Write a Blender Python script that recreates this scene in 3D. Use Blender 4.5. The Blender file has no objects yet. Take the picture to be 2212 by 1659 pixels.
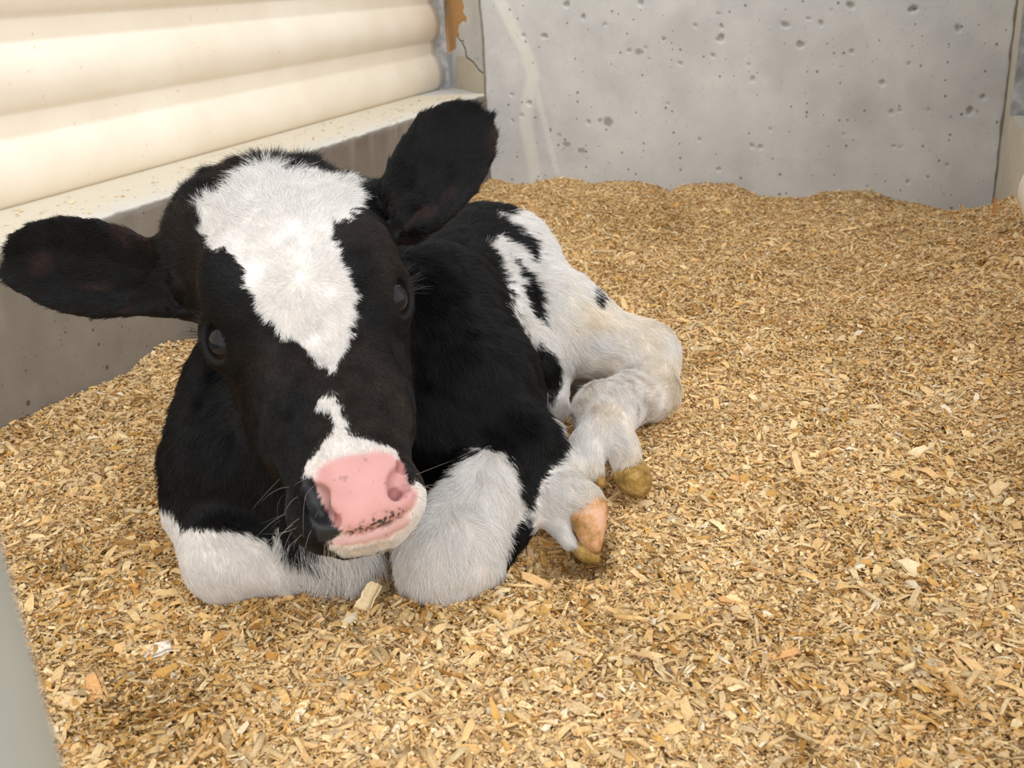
import bpy, math, random
import numpy as np
from mathutils import Matrix, Vector

VOX = 0.0025          # body surface resolution (m)
NFUR = 620000        # strands of coat hair
NSHAVE, NSPLINT, NDUST = 190000, 140000, 420000

rng = np.random.default_rng(7)
random.seed(7)
C = bpy.context
scene = C.scene
col = scene.collection

# ------------------------------------------------------------------ camera
FPX = 2190.0
TH, RO, CAMZ = math.radians(21.5), math.radians(3.43), 0.5
_s, _c = math.sin(TH), math.cos(TH)
FW = np.array([0, _c, -_s])
_R0 = np.array([1.0, 0, 0]); _D0 = np.array([0, -_s, -_c])
CR = math.cos(RO) * _R0 + math.sin(RO) * _D0
CD = -math.sin(RO) * _R0 + math.cos(RO) * _D0
CAM = np.array([0, 0, CAMZ])
cam_data = bpy.data.cameras.new('camera')
cam = bpy.data.objects.new('camera', cam_data); col.objects.link(cam)
cam_data.sensor_fit = 'HORIZONTAL'; cam_data.sensor_width = 36.0
cam_data.lens = 36.0 * FPX / 2212.0
cam_data.clip_start = 0.01
m4 = Matrix.Identity(4)
for i in range(3):
    m4[i][0] = CR[i]; m4[i][1] = -CD[i]; m4[i][2] = -FW[i]; m4[i][3] = CAM[i]
cam.matrix_world = m4
cam_data.dof.use_dof = True
cam_data.dof.focus_distance = 1.05
cam_data.dof.aperture_fstop = 13
scene.camera = cam

# ------------------------------------------------------------------ light
def srgb(r, g, b):
    f = lambda v: (v / 255.0 / 12.92) if v <= 10 else ((v / 255.0 + 0.055) / 1.055) ** 2.4
    return np.array([f(r), f(g), f(b)])

world = bpy.data.worlds.new('open_sky'); scene.world = world; world.use_nodes = True
wn = world.node_tree; wn.nodes.clear()
wo = wn.nodes.new('ShaderNodeOutputWorld'); wb = wn.nodes.new('ShaderNodeBackground')
wt = wn.nodes.new('ShaderNodeTexCoord'); wsx = wn.nodes.new('ShaderNodeSeparateXYZ')
wr = wn.nodes.new('ShaderNodeValToRGB'); wm = wn.nodes.new('ShaderNodeMapRange')
wm.inputs[1].default_value = -1; wm.inputs[2].default_value = 1
wr.color_ramp.elements[0].position = 0.40; wr.color_ramp.elements[0].color = (0.42, 0.36, 0.29, 1)
wr.color_ramp.elements[1].position = 1.0; wr.color_ramp.elements[1].color = (0.97, 1.0, 1.05, 1)
e_ = wr.color_ramp.elements.new(0.52); e_.color = (0.98, 0.96, 0.93, 1)
e_ = wr.color_ramp.elements.new(0.70); e_.color = (1.04, 1.04, 1.05, 1)
wn.links.new(wt.outputs['Generated'], wsx.inputs[0]); wn.links.new(wsx.outputs['Z'], wm.inputs[0])
wn.links.new(wm.outputs[0], wr.inputs[0]); wn.links.new(wr.outputs[0], wb.inputs[0])
wb.inputs[1].default_value = 0.85
wn.links.new(wb.outputs[0], wo.inputs[0])

sun_d = bpy.data.lights.new('sun', 'SUN'); sun_d.energy = 1.15; sun_d.angle = math.radians(70)
sun_d.color = (1.0, 0.97, 0.92)
sun = bpy.data.objects.new('sun', sun_d); col.objects.link(sun)
_sv = Vector((0.38, -0.95, 0.72)).normalized()      # direction towards the light
sun.rotation_euler = _sv.to_track_quat('Z', 'Y').to_euler()
sun.location = (2, -2, 5)

scene.view_settings.view_transform = 'Standard'
scene.view_settings.look = 'None'
scene.view_settings.gamma = 1.0
scene.view_settings.use_curve_mapping = False
scene.view_settings.exposure = 0.68
scene.cycles.max_bounces = 8
scene.cycles.diffuse_bounces = 7
scene.cycles.transparent_max_bounces = 4

# ------------------------------------------------------------------ helpers
def ray(px, py):
    return FW + (px - 1106.0) / FPX * CR + (py - 829.5) / FPX * CD
def P(px, py, d):
    return CAM + d * ray(px, py)
def project(Q):
    rel = Q - CAM
    z = rel @ FW
    return 1106.0 + FPX * (rel @ CR) / z, 829.5 + FPX * (rel @ CD) / z, z
A21 = math.radians(21.0)
E1 = np.array([math.cos(A21), -math.sin(A21), 0.0])     # along the back wall, to the right
E2 = np.array([math.sin(A21), math.cos(A21), 0.0])      # along the pen, away from the gate
UP = np.array([0, 0, 1.0])
def pen(s, t, z):
    return np.asarray(s)[..., None] * E1 + np.asarray(t)[..., None] * E2 + np.asarray(z)[..., None] * UP
SL, SR, TB = -1.042, 0.242, 2.649                       # pen faces: left curb, right curb, back wall
LEDGE, PANEL_S = 0.225, -1.26
def on_plane(px, py, n, c):
    r = ray(px, py); k = (c - CAM @ n) / (r @ n)
    return CAM + k * r
def hash2(ix, iy, seed):
    v = np.sin(ix * 127.1 + iy * 311.7 + seed * 74.7) * 43758.5453
    return v - np.floor(v)
def noise2(x, y, seed=0):
    ix, iy = np.floor(x), np.floor(y); fx, fy = x - ix, y - iy
    fx = fx * fx * (3 - 2 * fx); fy = fy * fy * (3 - 2 * fy)
    a = hash2(ix, iy, seed); b = hash2(ix + 1, iy, seed); c = hash2(ix, iy + 1, seed); d = hash2(ix + 1, iy + 1, seed)
    return (a * (1 - fx) + b * fx) * (1 - fy) + (c * (1 - fx) + d * fx) * fy
def hash3(ix, iy, iz, seed):
    v = np.sin(ix * 127.1 + iy * 311.7 + iz * 191.3 + seed * 74.7) * 43758.5453
    return v - np.floor(v)
def noise3(Q, seed=0):
    i = np.floor(Q); f = Q - i; f = f * f * (3 - 2 * f)
    r = 0
    for dx in (0, 1):
        for dy in (0, 1):
            for dz in (0, 1):
                w = (f[:, 0] if dx else 1 - f[:, 0]) * (f[:, 1] if dy else 1 - f[:, 1]) * (f[:, 2] if dz else 1 - f[:, 2])
                r = r + w * hash3(i[:, 0] + dx, i[:, 1] + dy, i[:, 2] + dz, seed)
    return r
def smooth01(x, a, b):
    k = np.clip((x - a) / (b - a), 0, 1); return k * k * (3 - 2 * k)
def in_poly(x, y, poly):
    poly = np.asarray(poly, float); ins = np.zeros(x.shape, bool); n = len(poly)
    j = n - 1
    for i in range(n):
        xi, yi = poly[i]; xj, yj = poly[j]
        if yi != yj:
            c = ((yi > y) != (yj > y)) & (x < (xj - xi) * (y - yi) / (yj - yi) + xi)
            ins ^= c
        j = i
    return ins
def mesh_obj(name, V, faces, mat, parent=None, smooth=True, colors=None, attrs=None):
    """faces: (n,k) int array, or a list of such arrays, or a list of tuples"""
    me = bpy.data.meshes.new(name)
    V = np.asarray(V, np.float32)
    if isinstance(faces, np.ndarray): faces = [faces]
    if isinstance(faces[0], (tuple, list)):
        me.from_pydata([tuple(v) for v in V.tolist()], [], [tuple(f) for f in faces])
    else:
        me.vertices.add(len(V)); me.vertices.foreach_set('co', V.ravel())
        idx = np.concatenate([f.ravel() for f in faces]).astype(np.int32)
        cnt = np.concatenate([np.full(len(f), f.shape[1]) for f in faces])
        start = np.concatenate([[0], np.cumsum(cnt)[:-1]]).astype(np.int32)
        me.loops.add(len(idx)); me.loops.foreach_set('vertex_index', idx)
        me.polygons.add(len(cnt)); me.polygons.foreach_set('loop_start', start)
        try: me.polygons.foreach_set('loop_total', cnt.astype(np.int32))
        except Exception: pass
        me.update(calc_edges=True)
    if smooth:
        me.polygons.foreach_set('use_smooth', np.ones(len(me.polygons), bool))
    if colors is not None:
        a = me.color_attributes.new('col', 'FLOAT_COLOR', 'POINT')
        cc = np.ones((len(V), 4), np.float32); cc[:, :3] = colors
        a.data.foreach_set('color', cc.ravel())
    for k, v in (attrs or {}).items():
        a = me.attributes.new(k, 'FLOAT', 'POINT'); a.data.foreach_set('value', np.asarray(v, np.float32))
    me.materials.append(mat)
    me.update()
    o = bpy.data.objects.new(name, me); col.objects.link(o)
    if parent is not None: o.parent = parent
    return o
def tag(o, label=None, cat=None, group=None, kind=None):
    if label: o['label'] = label
    if cat: o['category'] = cat
    if group: o['group'] = group
    if kind: o['kind'] = kind
    return o
class MatB:
    def __init__(self, name, rough=0.6, color=None, spec=0.5):
        self.m = bpy.data.materials.new(name); self.m.use_nodes = True
        self.t = self.m.node_tree; self.b = self.t.nodes['Principled BSDF']
        self.b.inputs['Roughness'].default_value = rough
        self.b.inputs['Specular IOR Level'].default_value = spec
        if color is not None: self.b.inputs['Base Color'].default_value = (*color, 1)
    def n(self, typ, **kw):
        x = self.t.nodes.new(typ)
        for k, v in kw.items():
            if hasattr(x, k): setattr(x, k, v)
            else: x.inputs[k].default_value = v
        return x
    def l(self, a, b): self.t.links.new(a, b)
    def attr(self, name):
        return self.n('ShaderNodeAttribute', attribute_name=name)
    def math(self, op, a, b=None):
        x = self.n('ShaderNodeMath', operation=op)
        for i, v in enumerate((a, b)):
            if v is None: continue
            if isinstance(v, (int, float)): x.inputs[i].default_value = v
            else: self.l(v, x.inputs[i])
        return x.outputs[0]
    def mix(self, fac, a, b, mode='MIX'):
        x = self.n('ShaderNodeMix', data_type='RGBA', blend_type=mode)
        for s, v in ((x.inputs[0], fac), (x.inputs[6], a), (x.inputs[7], b)):
            if isinstance(v, (int, float)): s.default_value = v
            elif isinstance(v, (tuple, list, np.ndarray)): s.default_value = (*[float(q) for q in v[:3]], 1)
            else: self.l(v, s)
        return x.outputs[2]
    def obco(self): return self.n('ShaderNodeTexCoord').outputs['Object']
    def noise(self, scale, detail=4, rough=0.55, co=None):
        x = self.n('ShaderNodeTexNoise'); x.inputs['Scale'].default_value = scale
        x.inputs['Detail'].default_value = detail; x.inputs['Roughness'].default_value = rough
        self.l(co if co is not None else self.obco(), x.inputs['Vector']); return x.outputs['Fac']
    def ramp(self, fac, stops):
        x = self.n('ShaderNodeValToRGB'); els = x.color_ramp.elements
        while len(els) < len(stops): els.new(0.5)
        for e, (p, c) in zip(els, stops): e.position = p; e.color = (*[float(q) for q in c[:3]], 1)
        self.l(fac, x.inputs[0]); return x.outputs[0]
    def bump(self, h, strength=0.3, dist=0.002, normal=None):
        x = self.n('ShaderNodeBump'); x.inputs['Strength'].default_value = strength; x.inputs['Distance'].default_value = dist
        self.l(h, x.inputs['Height'])
        if normal is not None: self.l(normal, x.inputs['Normal'])
        return x.outputs[0]
    def base(self, sock): self.l(sock, self.b.inputs['Base Color'])
    def normal(self, sock): self.l(sock, self.b.inputs['Normal'])

# ------------------------------------------------------------------ setting materials
def concrete(name, c0, c1, c2, pits=True):
    M = MatB(name, 0.85, spec=0.3)
    co = M.obco()
    n1 = M.noise(2.6, 5, 0.6, co); n2 = M.noise(14, 5, 0.6, co)
    f = M.math('ADD', M.math('MULTIPLY', n1, 0.72), M.math('MULTIPLY', n2, 0.28))
    c = M.ramp(f, [(0.34, c0), (0.5, c1), (0.66, c2)])
    at = M.attr('col')
    c = M.mix(M.attr('stain_or_glint').outputs['Fac'], c, at.outputs['Color'])
    hgt = M.noise(120, 4, 0.6, co)
    if pits:
        v = M.n('ShaderNodeTexVoronoi'); v.inputs['Scale'].default_value = 55; M.l(co, v.inputs['Vector'])
        sep = M.n('ShaderNodeSeparateColor'); M.l(v.outputs['Color'], sep.inputs[0])
        rad = M.math('MULTIPLY', M.math('SUBTRACT', sep.outputs[0], 0.40), 0.34)
        hole = M.n('ShaderNodeMapRange'); M.l(M.math('SUBTRACT', v.outputs['Distance'], rad), hole.inputs[0])
        hole.inputs[1].default_value = -0.02; hole.inputs[2].default_value = 0.03
        hole.inputs[3].default_value = 0.45; hole.inputs[4].default_value = 1.0
        c = M.mix(1.0, c, hole.outputs[0], 'MULTIPLY')
        v2 = M.n('ShaderNodeTexVoronoi'); v2.inputs['Scale'].default_value = 128; M.l(co, v2.inputs['Vector'])
        sp2 = M.n('ShaderNodeSeparateColor'); M.l(v2.outputs['Color'], sp2.inputs[0])
        rad2 = M.math('MULTIPLY', M.math('SUBTRACT', sp2.outputs[0], 0.45), 0.36)
        ho2 = M.n('ShaderNodeMapRange'); M.l(M.math('SUBTRACT', v2.outputs['Distance'], rad2), ho2.inputs[0])
        ho2.inputs[1].default_value = -0.03; ho2.inputs[2].default_value = 0.05
        ho2.inputs[3].default_value = 0.62; ho2.inputs[4].default_value = 1.0
        c = M.mix(1.0, c, ho2.outputs[0], 'MULTIPLY')
        nb = M.bump(hole.outputs[0], 0.6, 0.002)
        M.normal(M.bump(hgt, 0.12, 0.002, nb))
    else:
        M.normal(M.bump(hgt, 0.25, 0.002))
    M.base(c)
    return M.m
mat_wall = concrete('pitted_concrete', srgb(176, 177, 177), srgb(195, 196, 196), srgb(210, 211, 209))
mat_curb = concrete('grimy_concrete', srgb(112, 104, 95), srgb(128, 120, 110), srgb(143, 136, 126))
mat_pier = concrete('right_concrete', srgb(180, 174, 160), srgb(194, 189, 174), srgb(205, 200, 186))
M = MatB('cream_plastic_sheet', 0.32, spec=0.5)
n_ = M.noise(5, 4, 0.6); sp = M.noise(70, 2, 0.5)
c_ = M.ramp(n_, [(0.35, srgb(232, 221, 203)), (0.65, srgb(240, 231, 216))])
c_ = M.mix(M.ramp(sp, [(0.70, (0, 0, 0)), (0.78, (0.5, 0.5, 0.5))]), c_, srgb(214, 170, 120))
M.base(c_); mat_panel = M.m
M = MatB('zinc_steel', 0.38); M.b.inputs['Metallic'].default_value = 0.4
M.base(M.ramp(M.noise(30, 4), [(0.35, srgb(150, 152, 156)), (0.65, srgb(205, 207, 210))])); mat_zinc = M.m
M = MatB('dark_steel', 0.6); M.base(M.ramp(M.noise(12), [(0.3, srgb(96, 98, 98)), (0.7, srgb(120, 121, 120))])); mat_dark = M.m
M = MatB('grey_paint', 0.45); M.base(M.ramp(M.noise(9), [(0.35, srgb(144, 145, 138)), (0.65, srgb(163, 164, 156))])); mat_grey = M.m

# ------------------------------------------------------------------ back wall: a finely gridded slab with its own bug holes
def grid_faces(nu, nv):
    i, j = np.meshgrid(np.arange(nu - 1), np.arange(nv - 1), indexing='ij')
    a = (i * nv + j).ravel()
    return np.stack([a, a + nv, a + nv + 1, a + 1], 1)
PITS = [(1230,103,15),(1377,97,12),(965,158,19),(1292,185,17),(240,150,13),(330,20,15),(635,12,13),(730,160,9),(588,210,9),(935,230,10),
 (1097,328,12),(1630,342,12),(1757,38,18),(1500,22,17),(1940,118,15),(2043,400,13),(1990,456,17),(2024,462,7),(178,424,12),(1668,463,11),
 (747,428,8),(420,503,11),(877,575,8),(1093,600,10),(1127,605,10),(1170,534,8),(1326,75,9),(1820,452,8),(958,697,8),(1738,262,9),(955,57,8),
 (970,112,9),(1504,213,10),(155,147,9),(800,262,9),(1470,553,8),(490,100,8),(1080,268,7),(860,105,8),(108,498,7),(1703,455,7),(1678,603,8),
 (1703,606,7),(145,475,8),(105,390,8),(655,197,7),(670,243,7),(400,72,12),(1735,748,9),(1898,680,9),(1420,42,7)]
bs = np.concatenate([np.linspace(SL, SL + 0.06, 16)[:-1], np.linspace(SL + 0.06, SR, 300)])
bz = np.linspace(-0.16, 0.62, 196)
S, Z = np.meshgrid(bs, bz, indexing='ij')
dep = np.zeros_like(S); stain_or_glint = np.zeros_like(S); scol = np.zeros(S.shape + (3,)); scol[:] = srgb(120, 116, 110)
for cx, cy, r in PITS:
    q = on_plane(1050 + cx * .5253, cy * .5253, E2, TB); s0, z0 = q @ E1, q[2]
    rm = r * .5253 * (q @ FW) / FPX * 0.9
    ang = hash2(cx, cy, 3) * 6.28; el = 0.75 + 0.5 * hash2(cx, cy, 5)
    du, dz = S - s0, Z - z0
    a_ = du * math.cos(ang) + dz * math.sin(ang); b_ = -du * math.sin(ang) + dz * math.cos(ang)
    rr = np.sqrt((a_ * el) ** 2 + (b_ / el) ** 2) / rm * (0.8 + 0.4 * noise2(S * 160, Z * 160, 2))
    k = 1 - smooth01(rr, 0.6, 1.05)
    dep = np.maximum(dep, k * min(0.02, rm * 1.5))
for cx, cy, r, g in [(627,215,17,150),(497,500,26,150),(332,590,16,150),(393,620,14,150),(470,492,12,150),(300,550,8,160)]:
    q = on_plane(1050 + cx * .5253, cy * .5253, E2, TB); rm = r * .5253 * (q @ FW) / FPX
    rr = np.hypot(S - q @ E1, (Z - q[2]) * 1.2) / rm * (0.6 + 0.9 * noise2(S * 120, Z * 120, 9))
    k = 1 - smooth01(rr, 0.8, 1.0); stain_or_glint = np.maximum(stain_or_glint, k * 0.85); scol[k > 0.01] = srgb(g - 6, g - 8, g - 14)
# pale streaks of reflected light, painted into the wall colour at its left
def glint_line(pts, width, amt):
    global stain_or_glint
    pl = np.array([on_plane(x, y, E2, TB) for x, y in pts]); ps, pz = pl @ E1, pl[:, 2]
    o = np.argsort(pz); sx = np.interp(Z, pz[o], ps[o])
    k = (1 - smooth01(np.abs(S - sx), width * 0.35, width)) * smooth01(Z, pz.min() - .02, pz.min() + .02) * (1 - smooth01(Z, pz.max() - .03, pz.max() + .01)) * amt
    sel = k > stain_or_glint; scol[sel] = srgb(232, 230, 218); stain_or_glint = np.maximum(stain_or_glint, k)
glint_line([(1068,-60),(1080,0),(1108,60),(1138,115),(1152,165),(1140,215),(1136,270),(1148,330),(1160,400)], 0.026, 0.38)
glint_line([(1150,150),(1160,200),(1185,300),(1205,380)], 0.012, 0.3)
# mouldy dull blotches in the middle
for x, y, r in [(1480,70,60),(1830,90,45),(1850,240,40),(1790,330,60),(1700,130,50),(2000,200,50)]:
    q = on_plane(x, y, E2, TB); rm = r * 2.6 / FPX
    rr = np.hypot(S - q @ E1, (Z - q[2]) * .8) / rm * (0.6 + 0.8 * noise2(S * 22, Z * 22, 4))
    k = (1 - smooth01(rr, 0.1, 1.2)) * 0.22; sel = k > stain_or_glint; scol[sel] = srgb(160, 156, 148); stain_or_glint = np.maximum(stain_or_glint, k)
Vb = pen(S, TB + dep, Z).reshape(-1, 3)
nb_ = len(Vb)
tops = pen(np.array([SL, SR, SR, SL]), np.array([TB, TB, TB + .15, TB + .15]), np.array([0.62] * 4))
wall_back = mesh_obj('wall_back', Vb, grid_faces(len(bs), len(bz))[:, ::-1], mat_wall, colors=scol.reshape(-1, 3), attrs={'stain_or_glint': stain_or_glint.ravel()})
tag(wall_back, 'pitted pale grey concrete wall across the back of the pen', 'wall', kind='structure')

def box_prism(name, st, z0, z1, mat, smooth=False, seg=1):
    """vertical prism over a polygon of (s,t) points, counter-clockwise seen from above"""
    n = len(st); V = []
    for z in (z0, z1):
        for s, t in st: V.append(s * E1 + t * E2 + z * UP)
    F = [tuple(range(n))[::-1], tuple(range(n, 2 * n))] + [(i, (i + 1) % n, n + (i + 1) % n, n + i) for i in range(n)]
    return mesh_obj(name, V, F, mat, smooth=smooth)
# upper wall behind the frame's top edge, so that the wall goes on upward
o = box_prism('wall_back_top', [(SL, TB), (SR, TB), (SR, TB + .15), (SL, TB + .15)], 0.62, 1.15, mat_wall)
tag(o, 'upper part of the concrete back wall above the frame', 'wall', kind='structure')

# chamfered corner piece with its crack and a patch of bare brown board
cu = np.linspace(0, 1, 120); cz = np.linspace(0.10, 0.62, 180)
U, Zc = np.meshgrid(cu, cz, indexing='ij')
c0, c1 = np.array([SL, TB]), np.array([-1.275, 2.915])
Ss, Tt = c0[0] + U * (c1[0] - c0[0]), c0[1] + U * (c1[1] - c0[1])
pj = pen(Ss, Tt, Zc).reshape(-1, 3); px_, py_, _z = project(pj)
st_ = np.zeros(len(pj)); sc_ = np.zeros((len(pj), 3)); dep = np.zeros(len(pj))
brown = in_poly(px_, py_, [(960,-60),(990,-60),(997,0),(1002,15),(998,25),(1008,40),(1006,47),(998,46),(990,55),(989,70),(993,76),(985,80),(984,105),(960,120)])
st_[brown] = 1; sc_[brown] = srgb(190, 146, 92); dep[brown] = 0.006
def crack(pts, w=1.6):
    pts = np.array(pts, float); dm = np.full(len(pj), 1e9)
    for a, b in zip(pts[:-1], pts[1:]):
        ab = b - a; h = np.clip(((px_ - a[0]) * ab[0] + (py_ - a[1]) * ab[1]) / (ab @ ab), 0, 1)
        dm = np.minimum(dm, np.hypot(px_ - a[0] - h * ab[0], py_ - a[1] - h * ab[1]))
    k = dm < w; st_[k] = 1; sc_[k] = srgb(92, 88, 84); dep[k] = 0.004
crack([(988,80),(993,88),(1000,89)]); crack([(998,94),(1005,107),(1006,124),(1020,133),(1035,153),(1043,158)])
low = in_poly(px_, py_, [(985,122),(1006,124),(1020,133),(1035,153),(1046,159),(1050,210),(980,210)]) & (st_ < 1)
st_[low] = 0.75; sc_[low] = srgb(182, 172, 152)
cn = np.array([-(c1 - c0)[1], (c1 - c0)[0]]); cn = -cn / np.linalg.norm(cn)
inw = cn[0] * E1 + cn[1] * E2
if inw @ (CAM - pj[0]) > 0: inw = -inw
pj = pj + dep[:, None] * inw
wc = mesh_obj('wall_corner', pj, grid_faces(len(cu), len(cz)), mat_wall, colors=sc_, attrs={'stain_or_glint': st_})
tag(wc, 'cracked grey concrete corner with a patch of bare brown beside the steel strip', 'wall', kind='structure')
o = box_prism('wall_corner_top', [tuple(c0), tuple(c0 + (0.02, .1)), tuple(c1 + (.02, .1)), tuple(c1)], 0.62, 1.15, mat_wall)
tag(o, 'upper part of the concrete corner above the frame', 'wall', kind='structure')
# rough joint at the corner (vertical crack)
jz = np.linspace(LEDGE - .02, 0.62, 60)
jw = 0.0022 + 0.0016 * noise2(jz * 60, jz * 0, 4); jo = 0.004 * (noise2(jz * 22, jz * 0, 1) - .5)
Vj = np.concatenate([pen(SL + jo - jw, TB - 0.0016 + 0 * jz, jz), pen(SL + jo + jw, TB - 0.0016 + 0 * jz, jz)])
n = len(jz); i = np.arange(n - 1)
mat_joint = MatB('joint_grey', 0.95, srgb(122, 116, 106)).m  # one plain grey for the crack and joint strips
o = mesh_obj('trim_crack', Vj, np.stack([i, i + n, i + n + 1, i + 1], 1), mat_joint)
tag(o, 'thin dark crack running down the concrete corner', 'crack', kind='structure')
jz = np.linspace(-0.14, 0.62, 90)
jw = 0.0012 + 0.0022 * noise2(jz * 60, jz * 0, 14); jo = 0.003 * (noise2(jz * 30, jz * 0, 11) - .5)
Vj = np.concatenate([pen(SR - .003 + jo - jw, TB - 0.003 + 0 * jz, jz), pen(SR - .003 + jo + jw, TB - 0.003 + 0 * jz, jz)])
n = len(jz); i = np.arange(n - 1)
o = mesh_obj('trim_joint', Vj, np.stack([i, i + n, i + n + 1, i + 1], 1), mat_joint)
tag(o, 'rough vertical joint where the back wall meets the right pier', 'joint', kind='structure')

# ------------------------------------------------------------------ left curb with its ledge, and the corrugated sheet on it
tt = np.linspace(-0.9, TB + 0.02, 420)
prof = [(0, -0.2), (0, 0.0), (0, 0.12), (0, LEDGE - .012), (0, LEDGE - .006), (-.004, LEDGE), (-.012, LEDGE + .001), (-.08, LEDGE), (-.17, LEDGE), (-.26, LEDGE), (-.32, LEDGE)]
V = []
for t in tt:
    for k, (ds, z) in enumerate(prof):
        j1 = (noise2(np.array(t * 70.), np.array(k * 3.1), 5) - .5) * (0.006 if 3 <= k <= 6 else 0.001)
        j2 = (noise2(np.array(t * 70.), np.array(k * 5.7), 6) - .5) * (0.004 if 3 <= k <= 6 else 0.0005)
        V.append((SL + ds + j1) * E1 + t * E2 + (z + j2) * UP)
V = np.array(V)
cc = np.zeros((len(V), 3)); st = np.zeros(len(V))
isl = np.tile(np.array([k >= 5 for k in range(len(prof))]), len(tt))
cc[isl] = srgb(206, 202, 192); st[isl] = 0.92
inn = np.tile(np.array([k >= 7 for k in range(len(prof))]), len(tt)); cc[inn] = srgb(212, 204, 186)
wl = mesh_obj('wall_left', V, grid_faces(len(tt), len(prof)), mat_curb, colors=cc, attrs={'stain_or_glint': st})
tag(wl, 'low grey concrete curb with a pale ledge along the left side', 'wall', kind='structure')
# ledge carries on under the chamfer
o = box_prism('wall_left_end', [(SL + .0, TB + .02), (SL + .0, 2.96), (-1.36, 2.96), (-1.36, TB + .02)][::-1], -.2, LEDGE - .001, mat_wall)
tag(o, 'end of the concrete ledge in the far left corner', 'wall', kind='structure')

def sheet_profile(z0, z1, step=0.004, depth=0.019, period=0.137, flat=0.038, phase=0.0):
    zs = np.arange(z0, z1, step); out = []
    for z in zs:
        k = (z - z0 + phase) % period
        if k < period - flat:
            u = k / (period - flat)
            # belly: fuller on its underside, long slope on top, sharp creases at both ends
            b = math.sin(math.pi * u ** 0.85) ** 0.75
        else: b = 0
        out.append(b * depth)
    return zs, np.array(out)
def sheet(name, s_face, sign, t0, t1, z0, z1, label, phase=0.0):
    zs, b = sheet_profile(z0, z1, phase=phase); ts = np.linspace(t0, t1, 90)
    V = []
    for t in ts:
        V.append(pen(s_face + sign * b + 0.002 * (noise2(zs * 9, zs * 0 + t * 5, 3) - .5), np.full_like(zs, t), zs))
    n0 = len(ts) * len(zs)
    V = np.concatenate(V); V2 = V - sign * 0.004 * E1
    f = grid_faces(len(ts), len(zs))
    if sign < 0: f = f[:, ::-1]
    nz = len(zs); k = np.arange(nz - 1)
    e1 = np.stack([k, k + 1, k + 1 + n0, k + n0], 1); l0 = (len(ts) - 1) * nz
    e2 = np.stack([l0 + k + 1, l0 + k, l0 + k + n0, l0 + k + 1 + n0], 1)
    o = mesh_obj(name, np.concatenate([V, V2]), [f, f[:, ::-1] + n0, e1, e2], mat_panel)
    return tag(o, label, 'panel', kind='structure')
sheet('wall_left_panel', PANEL_S - .004, 1, -0.9, 2.839, LEDGE - .002, 1.15, 'cream corrugated sheet wall standing on the left ledge')
# steel angle at the end of the sheet
def angle_strip(name, s, t, z0, z1, w1, w2, label, rot):
    c, sn = math.cos(rot), math.sin(rot)
    st = [(0, 0), (w1, 0), (w1, .004), (.004, .004), (.004, w2), (0, w2)]
    st = [(s + x * c - y * sn, t + x * sn + y * c) for x, y in st]
    return tag(box_prism(name, st, z0, z1, mat_zinc), label, 'strip', kind='structure')
angle_strip('trim_1', PANEL_S - .006, 2.841, LEDGE + .002, 1.15, 0.036, 0.030, 'galvanised steel strip closing the end of the cream sheet', 0)

# ------------------------------------------------------------------ right side: curb, pier, strip, dark sheet, cream sheet
RZ = 0.176
o = box_prism('wall_right', [(SR, -0.9), (SR + .3, -0.9), (SR + .3, TB), (SR, TB)], -.2, RZ, mat_pier); tag(o, 'low concrete curb along the right edge of the pen', 'wall', kind='structure')
o = box_prism('wall_right_pier', [(SR, 2.50), (SR + .3, 2.50), (SR + .3, TB), (SR, TB)], RZ, 1.15, mat_pier); tag(o, 'narrow concrete pier at the far right corner', 'wall', kind='structure')
angle_strip('trim_2', SR - .004, 2.475, RZ, 1.15, 0.03, 0.024, 'galvanised steel strip on the right pier', 0)
o = box_prism('wall_right_sheet', [(SR + .035, 1.5), (SR + .05, 1.5), (SR + .05, 2.50), (SR + .035, 2.50)], RZ, 1.15, mat_dark); tag(o, 'dark grey steel sheet beside the right strip', 'sheet', kind='structure')
sheet('wall_right_panel', SR - .006, -1, 1.25, 1.985, 0.085, 1.0, 'pale yellow corrugated sheet end at the right edge', phase=0.02)

# ------------------------------------------------------------------ bedding height
bl = [(1040,385),(1070,390),(1110,400),(1150,402),(1180,392),(1210,387),(1250,392),(1280,401),(1330,395),(1380,395),(1420,405),(1450,418),(1475,405),(1510,400),(1580,400),(1610,412),(1640,428),(1690,430),(1740,432),(1775,418),(1830,416),(1880,417),(1930,436),(1980,445),(2030,457),(2080,470),(2137,476)]
bq = np.array([on_plane(x, y, E2, TB) for x, y in bl]); BS, BZ = bq @ E1, bq[:, 2]
ll = [(-60,955),(0,935),(60,908),(95,890),(150,865),(200,845),(280,810),(310,780),(345,752),(400,742),(450,735)]
lq = np.array([on_plane(x, y, E1, SL) for x, y in ll]); LT, LZ = lq @ E2, lq[:, 2]
HOLES = []   # (s,t,radius,depth)
def dent(px, py, r, d):
    q = on_plane(px, py, UP, 0.0); HOLES.append((q @ E1, q @ E2, r, d))
dent(1190, 1180, .032, .045); dent(1245, 1205, .030, .045); dent(1120, 1260, .03, .012); dent(835, 1260, .03, .012); dent(140, 1230, .03, .012)
dent(1340, 1205, .025, -.010); dent(1040, 1350, .05, -.006); dent(1150, 1290, .04, -.012); dent(520, 1330, .06, -.004); dent(1900, 850, .05, .015); dent(1450, 1000, .05, -.01)
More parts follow.
